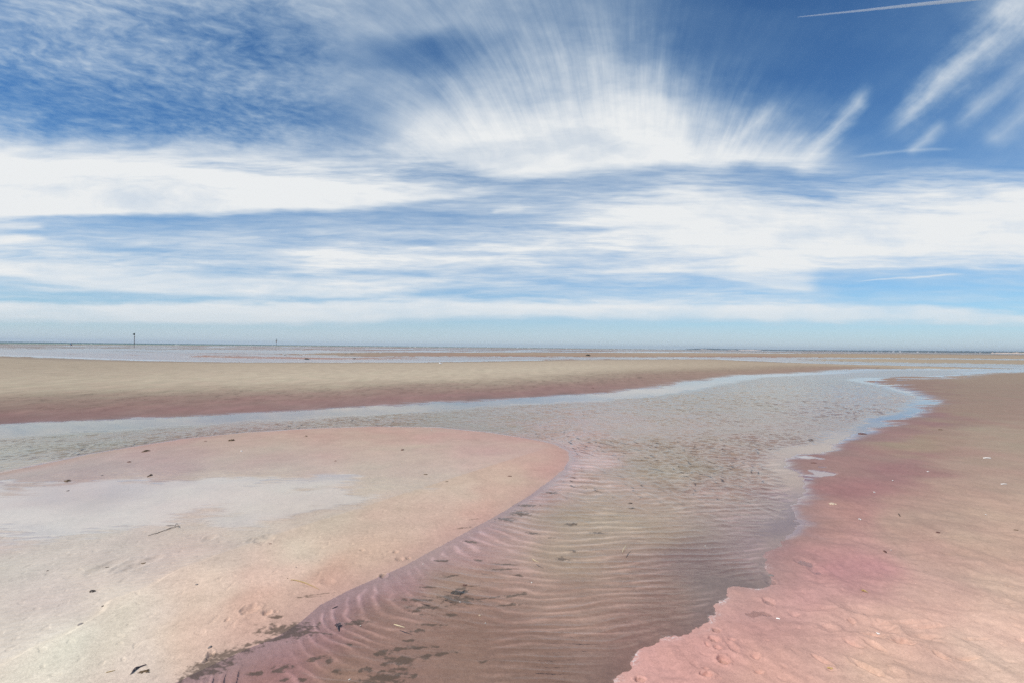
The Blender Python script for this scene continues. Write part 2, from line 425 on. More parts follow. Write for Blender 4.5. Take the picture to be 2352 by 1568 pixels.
def empty(name, loc, rz=0):
    o = bpy.data.objects.new(name, None); COL.objects.link(o)
    o.location = loc; o.rotation_euler = (0, 0, rz); o.empty_display_size = .1
    return o


def grid_mesh(name, x, y, z, attrs=None, color=None, mask=None):
    Rn, Cn = x.shape
    co = np.stack([x, y, z], -1).reshape(-1, 3).astype(np.float32)
    idx = np.arange(Rn * Cn).reshape(Rn, Cn)
    q = np.stack([idx[:-1, :-1], idx[:-1, 1:], idx[1:, 1:], idx[1:, :-1]], -1).reshape(-1, 4)
    keep = None
    if mask is not None:
        f = mask[:-1, :-1] | mask[:-1, 1:] | mask[1:, 1:] | mask[1:, :-1]
        q = q[f.reshape(-1)]
        used = np.unique(q); remap = np.full(Rn * Cn, -1); remap[used] = np.arange(len(used))
        q = remap[q]; co = co[used]; keep = used
    me = bpy.data.meshes.new(name)
    me.vertices.add(len(co)); me.vertices.foreach_set('co', co.reshape(-1))
    me.loops.add(q.size); me.loops.foreach_set('vertex_index', q.reshape(-1).astype(np.int32))
    me.polygons.add(len(q))
    me.polygons.foreach_set('loop_start', np.arange(0, q.size, 4, dtype=np.int32))
    me.polygons.foreach_set('use_smooth', np.ones(len(q), bool))
    me.update(calc_edges=True)
    def pick(a):
        a = a.reshape(Rn * Cn, -1)
        return a[keep] if keep is not None else a
    if color is not None:
        at = me.attributes.new('sediment', 'FLOAT_COLOR', 'POINT')
        c = np.concatenate([pick(color), np.ones((len(co), 1))], 1).astype(np.float32)
        at.data.foreach_set('color', c.reshape(-1))
    for k, a in (attrs or {}).items():
        at = me.attributes.new(k, 'FLOAT', 'POINT')
        at.data.foreach_set('value', pick(a)[:, 0].astype(np.float32))
    return me


# ------------------------------------------------------------------ node helpers
class E:
    """tiny expression builder over Math nodes"""
    tree = None

    def __init__(s, v): s.v = v

    @staticmethod
    def op(o, *a, clamp=False):
        n = E.tree.nodes.new('ShaderNodeMath'); n.operation = o; n.use_clamp = clamp
        for i, q in enumerate(a):
            q = q.v if isinstance(q, E) else q
            if isinstance(q, (int, float)): n.inputs[i].default_value = float(q)
            else: E.tree.links.new(q, n.inputs[i])
        return E(n.outputs[0])
    def __add__(s, o): return E.op('ADD', s, o)
    __radd__ = __add__
    def __sub__(s, o): return E.op('SUBTRACT', s, o)
    def __rsub__(s, o): return E.op('SUBTRACT', o, s)
    def __mul__(s, o): return E.op('MULTIPLY', s, o)
    __rmul__ = __mul__
    def __truediv__(s, o): return E.op('DIVIDE', s, o)
    def __neg__(s): return E.op('MULTIPLY', s, -1.0)
    def max(s, o): return E.op('MAXIMUM', s, o)
    def min(s, o): return E.op('MINIMUM', s, o)
    def clamp(s): return E.op('ADD', s, 0.0, clamp=True)
    def smooth(s, a, b):
        n = E.tree.nodes.new('ShaderNodeMapRange'); n.interpolation_type = 'SMOOTHSTEP'
        E.tree.links.new(s.v, n.inputs[0])
        for i, q in ((1, a), (2, b)):
            if isinstance(q, E): E.tree.links.new(q.v, n.inputs[i])
            else: n.inputs[i].default_value = q
        n.inputs[3].default_value = 0; n.inputs[4].default_value = 1
        return E(n.outputs[0])


def vec(a, b, c=0.0):
    n = E.tree.nodes.new('ShaderNodeCombineXYZ')
    for i, q in enumerate((a, b, c)):
        if isinstance(q, E): E.tree.links.new(q.v, n.inputs[i])
        else: n.inputs[i].default_value = q
    return E(n.outputs[0])


def noise(v, scale=1.0, detail=3.0, rough=.5, dist=0.0):
    n = E.tree.nodes.new('ShaderNodeTexNoise'); n.noise_dimensions = '3D'
    E.tree.links.new(v.v, n.inputs['Vector'])
    n.inputs['Scale'].default_value = scale; n.inputs['Detail'].default_value = detail
    n.inputs['Roughness'].default_value = rough; n.inputs['Distortion'].default_value = dist
    return E(n.outputs[0])


def curve(x, pts):
    n = E.tree.nodes.new('ShaderNodeFloatCurve')
    c = n.mapping.curves[0]
    pts = sorted(pts)
    while len(c.points) < len(pts): c.points.new(.5, .5)
    for p, q in zip(c.points, pts):
        p.location = q; p.handle_type = 'AUTO_CLAMPED'
    n.mapping.extend = 'HORIZONTAL'
    n.mapping.update()
    E.tree.links.new(x.v, n.inputs['Value'])
    return E(n.outputs[0])


# ------------------------------------------------------------------ sky
SUN_EL, SUN_AZ = R(52), R(-125)        # azimuth clockwise from the view direction
SKY_K = .105
world = bpy.data.worlds.new('World'); scene.world = world; world.use_nodes = True
nt = world.node_tree; nt.nodes.clear(); E.tree = nt
out = nt.nodes.new('ShaderNodeOutputWorld')
sky = nt.nodes.new('ShaderNodeTexSky'); sky.sky_type = 'NISHITA'; sky.sun_disc = False
sky.sun_elevation = SUN_EL; sky.sun_rotation = SUN_AZ
sky.altitude = 0; sky.air_density = .95; sky.dust_density = 0.0; sky.ozone_density = 10.0
bgs = nt.nodes.new('ShaderNodeBackground'); bgs.inputs[1].default_value = SKY_K
sm = nt.nodes.new('ShaderNodeVectorMath'); sm.operation = 'MULTIPLY'; sm.inputs[1].default_value = (.80, 1.02, 1.06)
nt.links.new(sky.outputs[0], sm.inputs[0]); nt.links.new(sm.outputs[0], bgs.inputs[0])
tc = nt.nodes.new('ShaderNodeTexCoord'); sep = nt.nodes.new('ShaderNodeSeparateXYZ')
nt.links.new(tc.outputs['Generated'], sep.inputs[0])
dx, dy, dz = (E(sep.outputs[i]) for i in range(3))
yy = dy.max(.12)
u = dx / yy; v = (dz / yy).max(-.05)

UR = (-1.3, 1.3); VR = (-.1, .9)
def un(X): return (uv(X, 790)[0] - UR[0]) / (UR[1] - UR[0])
def vn(X, Y): return (uv(X, Y)[1] - VR[0]) / (VR[1] - VR[0])

# warp of the sky coordinates
wn1 = noise(vec(u * 1.6, v * 4.5, 1.3), 1.6, 4, .55) - .5
wn2 = noise(vec(u * 1.6, v * 4.5, 7.7), 1.6, 4, .55) - .5
U = ((u + wn1 * .16) - UR[0]) / (UR[1] - UR[0])
V = ((v + wn2 * (v * .12 + .034)) - VR[0]) / (VR[1] - VR[0])
# fibres that fan out from low over the horizon (parallel streaks seen in perspective)
fu, fv = uv(1470, 690)
ru = u - fu; rv = v - (u.smooth(fu - .08, fu - .50) * .15 + fv)
th = E.op('ARCTAN2', ru, rv.max(-.02)); rr = E.op('SQRT', ru * ru + rv * rv)
wl = noise(vec(u * 1.3, v * 2.2, 14.0), 1.0, 1, .4) - .5
thw = th + wl * .20
fib = noise(vec(thw * 6.5 + wl * .8, rr * 2.2 + wl * 1.5, 2.0), 1.0, 7, .6)
fibf = noise(vec(thw * 30.0 + wl * 2.0, rr * 5.0, 5.0), 1.0, 6, .66)
iso = noise(vec(u * 9.0, v * 11.0, 6.0), 1.0, 7, .62)
fibs = (fib - .5) * .58 + (fibf - .5) * .40 + (iso - .5) * .62
# level bands in the low sky
band = noise(vec(u * 2.2 + v * 3.0, v * 26.0 + wn2 * 1.6, 3.0), 1.0, 5, .6) - .5
bandf = noise(vec(u * 7.0 - v * 6.0, v * 75.0 + wn1 * 3.0, 9.0), 1.0, 5, .62) - .5
bands = band + bandf * .7
low = v.smooth(.44, .35)
tex = fibs * (1 - low) + bands * low
# small puffs on the cloud layer (upper left)
zz = dz.max(.04)
puff = noise(vec(dx / zz + wn1 * .5, dy / zz, 0.0), 13.0, 4, .58) - .5
puff2 = noise(vec(dx / zz * .8, dy / zz, 4.0), 30.0, 3, .55) - .5
ptex = puff * 1.5 + puff2 * .7

VEIL = {0: [0.4, 0.31, 0.31, 0.08, 0.1, 0.4, 0.64, 0.73, 0.58, 0.66, 0.72, 0.57, 0.5, 0.4, 0.26, 0.3],
        196: [0.46, 0.38, 0.38, 0.17, 0.13, 0.35, 0.59, 0.63, 0.48, 0.54, 0.66, 0.61, 0.51, 0.4, 0.26, 0.3],
        392: [0.43, 0.18, 0.32, 0.25, 0.13, 0.25, 0.54, 0.58, 0.43, 0.49, 0.6, 0.59, 0.53, 0.4, 0.26, 0.3],
        588: [0.48, 0.28, 0.14, 0.35, 0.2, 0.15, 0.44, 0.58, 0.41, 0.57, 0.65, 0.61, 0.57, 0.4, 0.26, 0.3],
        784: [0.5, 0.48, 0.28, 0.43, 0.27, 0.17, 0.34, 0.53, 0.43, 0.66, 0.72, 0.65, 0.6, 0.4, 0.26, 0.3],
        980: [0.46, 0.46, 0.04, 0.28, 0.33, 0.28, 0.34, 0.48, 0.47, 0.7, 0.72, 0.67, 0.61, 0.4, 0.26, 0.3],
        1176: [0.42, 0.42, 0.28, 0.34, 0.38, 0.38, 0.34, 0.53, 0.55, 0.74, 0.72, 0.65, 0.61, 0.4, 0.26, 0.3],
        1372: [0.34, 0.4, 0.44, 0.44, 0.48, 0.48, 0.34, 0.63, 0.68, 0.76, 0.68, 0.57, 0.61, 0.4, 0.26, 0.3],
        1568: [0.06, 0.1, 0.1, 0.05, 0.2, 0.3, 0.34, 0.63, 0.73, 0.76, 0.7, 0.6, 0.55, 0.4, 0.26, 0.3],
        1764: [-0.04, 0.02, 0.06, -0.04, 0.02, 0.2, 0.34, 0.58, 0.73, 0.76, 0.7, 0.55, 0.5, 0.35, 0.26, 0.3],
        1960: [-0.02, -0.04, -0.04, 0.0, 0.0, 0.1, 0.26, 0.55, 0.73, 0.76, 0.7, 0.37, 0.37, 0.35, 0.26, 0.3],
        2156: [0.06, 0.04, 0.06, 0.04, 0.1, 0.1, 0.26, 0.58, 0.73, 0.76, 0.65, 0.37, 0.37, 0.35, 0.26, 0.3],
        2352: [0.28, 0.33, 0.28, 0.23, 0.2, 0.28, 0.34, 0.63, 0.75, 0.76, 0.7, 0.43, 0.41, 0.35, 0.26, 0.3]}
VY = [0, 65, 130, 195, 260, 325, 390, 455, 500, 550, 600, 650, 690, 725, 757, 790]
cols = sorted(VEIL); nC = len(cols)
ua, ub = un(0), un(2352)
tcol = ((U - ua) * ((nC - 1) / (ub - ua))).max(0.0).min(float(nC - 1))
veil = None
for i, X in enumerate(cols):
    pts = [(vn(X, Y), c) for Y, c in zip(VY, VEIL[X])]
    k = curve(V, pts) * (1 - E.op('ABSOLUTE', tcol - float(i))).max(0.0)
    veil = k if veil is None else veil + k
pm = (u.smooth(-.25, -.55)) * v.smooth(.36, .46)
veilc = (veil * (1 + tex * (low * .7 + .85) * (1 - pm * .6)) + tex * .16 + ptex * pm * .55 + .02).clamp()


def cloud_band(top, bot, st, sb, amp_t, amp_b, gain=1.0, left=None, right=None):
    """cover between a feathered upper edge and a firmer lower edge"""
    T = curve(U, [(un(a), vn(a, b)) for a, b in top]); B = curve(U, [(un(a), vn(a, b)) for a, b in bot])
    ct = ((T - V) * (1 / st) + tex * amp_t + .5).smooth(0.0, 1.0)
    cb = ((V - B) * (1 / sb) + tex * amp_b + .5).smooth(0.0, 1.0)
    c = ct * cb * gain
    if left: c = c * U.smooth(un(left[0]), un(left[1]))
    if right: c = c * U.smooth(un(right[0]), un(right[1]))
    return c


def streak(x0, y0, x1, y1, w0, w1, gain, soft=.6):
    """feathered streak between two directions of the sky"""
    a = np.array(uv(x0, y0)); b = np.array(uv(x1, y1)); t = b - a; L = float(np.hypot(*t)); t /= L
    uw = u + wn1 * .05; vw = v + wn2 * .05
    s = ((uw - float(a[0])) * float(t[0]) + (vw - float(a[1])) * float(t[1])) * (1 / L)
    n = (vw - float(a[1])) * float(t[0]) - (uw - float(a[0])) * float(t[1])
    w = (s * ((w1 - w0) / F) + w0 / F).max(2 / F)
    cr = 1 - E.op('ABSOLUTE', n / w)
    f = (cr + tex * soft).smooth(-.1, 1.5) * s.smooth(-.08, .15) * s.smooth(1.08, .8)
    return f * gain


layers = [veilc]
# great white bank at left
layers.append(cloud_band([(0, 300), (200, 330), (420, 352), (600, 352), (760, 355), (900, 372), (1040, 400), (1140, 428), (1300, 440)],
                         [(0, 505), (200, 500), (400, 500), (600, 497), (760, 482), (900, 458), (1040, 447), (1140, 440), (1300, 440)],
                         
                         .15, .018, 1.1, .5, .96, right=(1190, 1080)))
# central fan
layers.append(cloud_band([(760, 372), (860, 330), (960, 265), (1060, 232), (1180, 215), (1280, 205), (1400, 190), (1500, 185), (1560, 215), (1640, 262), (1740, 292), (1860, 300), (1960, 330), (2050, 380)],
                         [(760, 378), (900, 372), (1060, 385), (1180, 402), (1300, 398), (1420, 392), (1540, 396), (1640, 404), (1740, 382), (1860, 390), (1960, 395), (2050, 390)],
                         .30, .045, .55, .6, .97, left=(640, 1020), right=(2020, 1800)))
layers.append(streak(1830, 400, 1995, 195, 52, 24, .72, 1.8))
layers.append(streak(1640, 360, 1790, 235, 50, 22, .55, 1.8))
# right bank
layers.append(cloud_band([(1250, 520), (1450, 470), (1600, 445), (1800, 455), (2000, 448), (2200, 430), (2352, 425)],
                         [(1250, 540), (1450, 560), (1600, 585), (1800, 600), (2000, 598), (2200, 604), (2352, 600)],
                         .10, .06, 1.2, .9, .80, left=(1150, 1650)))
layers.append(cloud_band([(1400, 565), (1560, 590), (1700, 600), (1870, 610), (2000, 620)],
                         [(1400, 600), (1560, 625), (1700, 655), (1820, 672), (1876, 674), (2000, 660)],
                         .09, .012, .9, .4, .55, left=(1400, 1560), right=(1900, 1830)))
# low bands
layers.append(cloud_band([(0, 698), (400, 696), (800, 694), (1176, 694), (1500, 696), (1800, 702), (2100, 708), (2352, 722)],
                         [(0, 744), (400, 746), (800, 742), (1176, 736), (1500, 735), (1800, 738), (2100, 742), (2352, 748)],
                         .018, .020, .8, .8, .74))
layers.append(cloud_band([(0, 590), (300, 612), (560, 640), (800, 655)], [(0, 640), (300, 668), (560, 680), (800, 684)], .03, .016, .8, .5, .6, right=(1000, 700)))
layers.append(streak(-20, 523, 100, 526, 13, 9, .85, .5)); layers.append(streak(-20, 553, 105, 552, 13, 8, .85, .5))
layers.append(streak(110, 545, 300, 545, 8, 5, .55, .6))
layers.append(streak(1130, 482, 1205, 478, 9, 11, .55, 1.2))
layers.append(streak(840, 652, 1040, 655, 10, 8, .45, .7))
# steep streaks at right
layers.append(streak(2050, 300, 2400, -40, 40, 100, .80, 1.9)); layers.append(streak(2190, 290, 2400, 120, 28, 50, .42, 1.8))
layers.append(streak(2080, 360, 2170, 280, 20, 26, .45, 1.0)); layers.append(streak(2260, 330, 2420, 210, 40, 60, .40, 1.0))
layers.append(streak(1960, 360, 2190, 345, 8, 6, .32, .8)); layers.append(streak(1975, 646, 2205, 633, 2.5, 5, .75, .5))
inv = None
for c in layers:
    k = 1 - c
    inv = k if inv is None else inv * k
inn = noise(vec(u * 3.0, v * 9.0 + wn2, 11.0), 1.0, 6, .6)
cover = ((1 - inv) * (1.08 - inn.smooth(.42, .80) * .30)).clamp()
front = dy.smooth(.02, .2)
gen = (noise(vec(dx / zz, dy / zz, 8.0), .8, 6, .6)).smooth(.42, .72) * .8
cover = cover * front + gen * (1 - front)
cover = cover * dz.smooth(-.005, .012)
bgc = nt.nodes.new('ShaderNodeBackground'); bgc.inputs[1].default_value = 1.0
cm = nt.nodes.new('ShaderNodeMix'); cm.data_type = 'RGBA'
nt.links.new(cover.v, cm.inputs[0])
cm.inputs[6].default_value = (.31, .52, .70, 1); cm.inputs[7].default_value = (.84, .86, .87, 1)
nt.links.new(cm.outputs[2], bgc.inputs[0])
mx = nt.nodes.new('ShaderNodeMixShader')
nt.links.new(cover.v, mx.inputs[0]); nt.links.new(bgs.outputs[0], mx.inputs[1]); nt.links.new(bgc.outputs[0], mx.inputs[2])
bgh = nt.nodes.new('ShaderNodeBackground'); bgh.inputs[0].default_value = (.58, .655, .72, 1)
mh = nt.nodes.new('ShaderNodeMixShader'); hzf = v.smooth(.095, -.01) * .85
nt.links.new(hzf.v, mh.inputs[0]); nt.links.new(mx.outputs[0], mh.inputs[1]); nt.links.new(bgh.outputs[0], mh.inputs[2])
nt.links.new(mh.outputs[0], out.inputs[0])
world.cycles.sampling_method = 'MANUAL'; world.cycles.sample_map_resolution = 512

sl = bpy.data.lights.new('sun', 'SUN'); so = bpy.data.objects.new('sun', sl); COL.objects.link(so)
sl.energy = 4.2; sl.angle = R(.5); sl.color = (1, .955, .88)
sdir = Vector((math.sin(SUN_AZ) * math.cos(SUN_EL), math.cos(SUN_AZ) * math.cos(SUN_EL), math.sin(SUN_EL)))
so.rotation_euler = sdir.to_track_quat('Z', 'Y').to_euler()


# ------------------------------------------------------------------ materials
def new_mat(name):
    m = bpy.data.materials.new(name); m.use_nodes = True
    t = m.node_tree; t.nodes.clear(); E.tree = t
    o = t.nodes.new('ShaderNodeOutputMaterial')
    return m, t, o


def plain(name, col, rough=.7, var=.25, scale=40.0, bump=.15):
    m, t, o = new_mat(name)
    p = t.nodes.new('ShaderNodeBsdfPrincipled'); t.links.new(p.outputs[0], o.inputs[0])
    co = t.nodes.new('ShaderNodeTexCoord')
    n = noise(E(co.outputs['Object']), scale, 4, .6)
    mi = t.nodes.new('ShaderNodeMix'); mi.data_type = 'RGBA'
    t.links.new(n.v, mi.inputs[0])
    mi.inputs[6].default_value = tuple(c * (1 - var) for c in col) + (1,); mi.inputs[7].default_value = tuple(min(1, c * (1 + var)) for c in col) + (1,)
    t.links.new(mi.outputs[2], p.inputs['Base Color']); p.inputs['Roughness'].default_value = rough
    if bump:
        b = t.nodes.new('ShaderNodeBump'); b.inputs['Strength'].default_value = bump; b.inputs['Distance'].default_value = .3 / scale
        t.links.new(n.v, b.inputs['Height']); t.links.new(b.outputs[0], p.inputs['Normal'])
    return m


def attr(t, name, kind='Fac'):
    a = t.nodes.new('ShaderNodeAttribute'); a.attribute_name = name
    return E(a.outputs[kind])


def sand_material():
    m, t, o = new_mat('sand')
    p = t.nodes.new('ShaderNodeBsdfPrincipled'); t.links.new(p.outputs[0], o.inputs[0])
    g = t.nodes.new('ShaderNodeNewGeometry'); P = E(g.outputs['Position'])
    col = attr(t, 'sediment', 'Color'); wet = attr(t, 'wet'); film = attr(t, 'film'); weed = attr(t, 'weed'); crust = attr(t, 'crust')
    grain = noise(P, 420, 2, .7) - .5
    n2 = noise(P, 30, 4, .65) - .5
    n3 = noise(P, 5, 4, .6) - .5
    sx = t.nodes.new('ShaderNodeVectorMath'); sx.operation = 'SCALE'; t.links.new(col.v, sx.inputs[0])
    n1 = noise(P, 110, 3, .7) - .5
    k = 1 + grain * .6 + n1 * .6 + n2 * .5 + n3 * .30 + (noise(P, 1.8, 4, .6) - .5) * .22
    t.links.new(k.v, sx.inputs['Scale'])
    # rosy tint that drifts in the algae
    def mixc(fac, a, b):
        n = t.nodes.new('ShaderNodeMix'); n.data_type = 'RGBA'
        t.links.new(fac.v, n.inputs[0])
        for i, q in ((6, a), (7, b)):
            if isinstance(q, tuple): n.inputs[i].default_value = q + (1,)
            else: t.links.new(q, n.inputs[i])
        return n.outputs[2]
    c = sx.outputs[0]
    speck = noise(P, 95, 3, .7).smooth(.66, .74) * .35 * (1 - film)
    c = mixc(speck, c, (.10, .075, .055))
    wk = (weed * (1 + n2 * .9 + grain * .6)).clamp() * .85
    c = mixc(wk, c, (.115, .080, .058))
    ck = (crust * (noise(P, 55, 4, .7).smooth(.45, .62))).clamp()
    c = mixc(ck, c, (.62, .55, .52))
    t.links.new(c, p.inputs['Base Color'])
    ro = (.95 - wet * .50 - film * .41).max(.05)
    t.links.new(ro.v, p.inputs['Roughness'])
    p.inputs['IOR'].default_value = 1.33
    spec = .15 + wet * .35 + film * .6
    t.links.new(spec.v, p.inputs['Specular IOR Level'])
    p.inputs['Coat IOR'].default_value = 1.4; p.inputs['Coat Roughness'].default_value = .04; t.links.new(film.v, p.inputs['Coat Weight'])
    b1 = t.nodes.new('ShaderNodeBump'); hgt = noise(P, 70, 5, .7) * .6 + noise(P, 260, 3, .7) * .25
    st = (1 - film * .95) * (1 - wet * .45) * .8
    t.links.new(hgt.v, b1.inputs['Height']); t.links.new(st.v, b1.inputs['Strength']); b1.inputs['Distance'].default_value = .006
    t.links.new(b1.outputs[0], p.inputs['Normal'])
    return m


def water_material():
    m, t, o = new_mat('shallow_water')
    g = t.nodes.new('ShaderNodeNewGeometry'); P = E(g.outputs['Position'])
    tr = t.nodes.new('ShaderNodeBsdfTransparent'); tr.inputs[0].default_value = (.94, .95, .95, 1)
    gl = t.nodes.new('ShaderNodeBsdfGlossy'); gl.inputs['Roughness'].default_value = .03; gl.inputs['Color'].default_value = (1, 1, 1, 1)
    fr = t.nodes.new('ShaderNodeFresnel'); fr.inputs['IOR'].default_value = 1.32
    rip = attr(t, 'ripple')
    mp = t.nodes.new('ShaderNodeMapping'); mp.inputs['Scale'].default_value = (1, 1.9, 1); t.links.new(P.v, mp.inputs[0])
    hgt = noise(E(mp.outputs[0]), 9, 3, .6) + noise(E(mp.outputs[0]), 30, 2, .5) * .25
    b = t.nodes.new('ShaderNodeBump'); b.inputs['Distance'].default_value = .010
    t.links.new(hgt.v, b.inputs['Height']); t.links.new((rip * .38 + .01).v, b.inputs['Strength'])
    t.links.new(b.outputs[0], gl.inputs['Normal']); t.links.new(b.outputs[0], fr.inputs['Normal'])
    mi = t.nodes.new('ShaderNodeMixShader')
    far = attr(t, 'far')
    t.links.new((E(fr.outputs[0]) * (1 - rip * (far * .12 + .22))).v, mi.inputs[0]); t.links.new((far * .18 + .03).v, gl.inputs['Roughness']); t.links.new(tr.outputs[0], mi.inputs[1]); t.links.new(gl.outputs[0], mi.inputs[2])
    t.links.new(mi.outputs[0], o.inputs[0])
    return m


# ------------------------------------------------------------------ ground sheet
def axis_u(step):
    inner = np.arange(-1.13, 1.1301, step)
    o_ = [1.18, 1.25, 1.35, 1.5, 1.75, 2.2, 3, 5, 10, 40]
    return np.concatenate([-np.array(o_)[::-1], inner, o_])


def axis_p(s1, s2, s3):
    p = np.concatenate([np.geomspace(3000, 830, 40, endpoint=False), np.arange(830, 60, -s1), np.arange(60, 5, -s2), np.arange(5, .27, -s3), [.25]])
    return p


us = axis_u(.00175); ps = axis_p(1.2, .5, .16)
dd = CAM_H * F / ps
gx = us[None, :] * dd[:, None]; gy = np.repeat(dd[:, None], len(us), 1)
h, best, zone, sd, ts = terrain(gx, gy, True)
X, Y = to_photo(gx, gy, 0.0)
hor = F * CAM_H / gy
land = best > 0
isl = [('spit', C_SPIT), ('right', C_RIGHT), ('mid', C_MID), ('far', C_FAR), ('bed', C_BED)]
color = np.zeros(gx.shape + (3,))
zz_ = np.where(~land, 4, np.minimum(zone, 3))
zz_ = np.where(~land & (gy > 40), 3, zz_)
for i, (nm, P) in enumerate(isl):
    gain = np.array([1.44, 1.46, 1.44]) if nm == 'bed' else np.array([1.085, 1.075, 1.06]) if nm == 'spit' else np.array([1.05, 1.02, 1.035]) if nm == 'right' else .86 if nm == 'far' else 1.0
    m_ = zz_ == i
    if m_.any():
        wv = fbm(gx[m_] * .8, gy[m_] * .8, 178, 3); wu = fbm(gx[m_] * .8 + 9, gy[m_] * .8, 181, 3)
        color[m_] = sediment(P, X[m_] + 75 * wv, Y[m_], hor[m_] * np.exp(.10 * wu)) * gain
def line_dist(pts, x, y):
    P = np.array([ground(*q) for q in pts]); best_ = np.full(x.shape, 1e9)
    for a, b in zip(P[:-1], P[1:]):
        dx, dy = b - a
        t = np.clip(((x - a[0]) * dx + (y - a[1]) * dy) / (dx * dx + dy * dy), 0, 1)
        np.minimum(best_, np.hypot(x - a[0] - t * dx, y - a[1] - t * dy), out=best_)
    return best_


mm = (zone == 2) & land & (gy < 120)
mx_, my_ = gx[mm], gy[mm]
t1 = line_dist(MID[:21], mx_, my_) + .9 * fbm(mx_ * .35, my_ * .3, 170, 3) + .3 * perlin(mx_ * 1.4, my_ * 1.2, 173)
t2 = line_dist(MID[23:], mx_, my_) + 1.2 * fbm(mx_ * .2, my_ * .2, 174, 2)
TT = [0, .5, 1.6, 3.0, 4.6, 6.5, 9.0, 13, 20, 30]
TC = lin(np.array([(138, 116, 114), (150, 123, 119), (154, 126, 122), (157, 132, 124), (162, 143, 131), (175, 161, 144), (192, 179, 160), (198, 186, 166), (192, 179, 160), (186, 173, 154)]))
mc = np.stack([np.interp(t1, TT, TC[:, i]) for i in range(3)], -1)
ri = sstep(1250, 1750, X[mm])[:, None]
mc = mc * (1 - ri) + ri * (mc * .45 + .55 * lin((170, 153, 134)))
mc = mc * (1 - .10 * sstep(700, 100, X[mm]))[:, None]
e2 = (sstep(7, 1.5, t2) * .75)[:, None]
mc = mc * (1 - e2) + e2 * lin((148, 134, 123))
pk_ = sstep(.30, .55, perlin(mx_ * 3.4, my_ * 1.9, 191) + .5 * perlin(mx_ * 8, my_ * 4.0, 192)) * sstep(1.0, 3.5, t1) * sstep(9.5, 5.5, t1)
mc = mc * (1 - .20 * pk_[:, None]) * (1 + .10 * fbm(mx_ * 1.6, my_ * .8, 193, 3))[:, None]
color[mm] = mc * ALB * np.array([1.0, .955, .965])
lav = (np.exp(-(np.maximum(-sd['spit'], 0) / .17) ** 2) * (~land) * (gy < 12) * (zone == 0) * .75)[..., None]
color = color * (1 - lav) + lav * lin((205, 172, 176)) * ALB
pf = (np.exp(-(np.maximum(best, 0) / .22) ** 2) * land * (zone == 0) * .55 * sstep(300, 700, X))[..., None]
color = color * (1 - pf) + pf * lin((200, 160, 150)) * ALB
rf = (np.exp(-(np.maximum(best, 0) / np.clip(.05 * gy, .08, .5)) ** 2) * land * (zone == 1) * .6 * sstep(3, 4.5, gy))[..., None]
color = color * (1 - rf) + rf * lin((146, 118, 117)) * ALB
bl_ = (sstep(.15, .75, fbm(gx * .55 + 3, gy * .45, 186, 3)) * land * (zone == 1) * .30 * sstep(2280, 1950, X))[..., None]
color = color * (1 - bl_) + bl_ * color * np.array([1.0, .84, .90])
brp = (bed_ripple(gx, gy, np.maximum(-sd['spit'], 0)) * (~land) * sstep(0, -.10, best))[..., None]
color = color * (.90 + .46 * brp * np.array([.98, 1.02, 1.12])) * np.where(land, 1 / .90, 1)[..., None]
tn = fbm(gx * .9, gy * .9, 176, 3)[..., None] * np.minimum(1, 12 / gy)[..., None]
color = color * (1 + tn * np.array([.02, -.04, -.02]))
near_w = np.exp(-np.maximum(h, 0) / .006)
wet = np.clip(np.where(land, .9 * np.exp(-np.maximum(h, 0) / .012), .3), 0, 1)
# wet, half-drained parts of the bars
wet = np.maximum(wet, np.where(land & (zone == 6), .8, 0))
wet = np.maximum(wet, np.where(zone == 1, .35 * sstep(4, 8, gy), 0))
# the standing film on the spit that mirrors the bright cloud
fc = ground(330, 1150, .05)
fx = (gx - fc[0]); fy = (gy - fc[1])
fn = .55 * fbm(gx * 1.1, gy * 1.6, 120, 3, .55) + .18 * perlin(gx * 2.5, gy * 13, 124)
ca, sa = math.cos(.18), math.sin(.18)
ex = fx * ca + fy * sa; ey = -fx * sa + fy * ca
fd = np.sqrt((np.where(ex > 0, ex / 2.5, ex / 5.0)) ** 2 + (ey / .95) ** 2) + fn * .75
film = np.where((zone == 0) & land, sstep(1.20, .70, fd + .16 * perlin(gx * 3.5, gy * 22, 126)), 0)
h = h * (1 - film) + film * (.057 + .0015 * perlin(gx * .8, gy * .8, 125))
shelf = np.where((zone == 0) & land, sstep(.02, -.05, ts) * sstep(0, .5, best) * sstep(9.5, 6, gy), 0)
film = np.maximum(film, .30 * shelf)
wet = np.maximum(wet, .55 * shelf)
# thin puddles left by the pool at right
for (zx, zy, rx, ry) in [(1140, 1318, .16, .17), (1035, 1350, .12, .08), (960, 1135, .16, .12), (1105, 1148, .08, .07), (1150, 1252, .06, .04), (985, 1385, .06, .05)]:
    g_ = ground((2900 + zx / 2.94) * S, (1440 + zy / 2.94) * S, .02)
    q = np.hypot((gx - g_[0]) / rx, (gy - g_[1]) / ry) + .3 * perlin(gx * 7, gy * 7, 130)
    pk = sstep(1.08, .95, q)
    film = np.maximum(film, pk)
    h = h * (1 - pk) + pk * (.012 + 0 * h)
film = np.maximum(film, np.where(land & (zone != 0) & (gy > 4.5), np.exp(-(np.maximum(best, 0) / (.016 * gy)) ** 2) * .7, 0))
# far flats: low sheets hold water
film = np.maximum(film, np.where(land & (zone == 6), sstep(.006, -.002, h), 0))
weed = mats(gx, gy)
crust = np.where((zone == 1) & (gy < 6), np.exp(-((best - .012) / .020) ** 2) * sstep(4.6, 3.2, gy) * sstep(-.25, .3, perlin(gx * 5, gy * 5, 133)), 0)
gm = grid_mesh('sand_flat', gx, gy, h, dict(wet=wet, film=film, weed=weed, crust=crust), color)
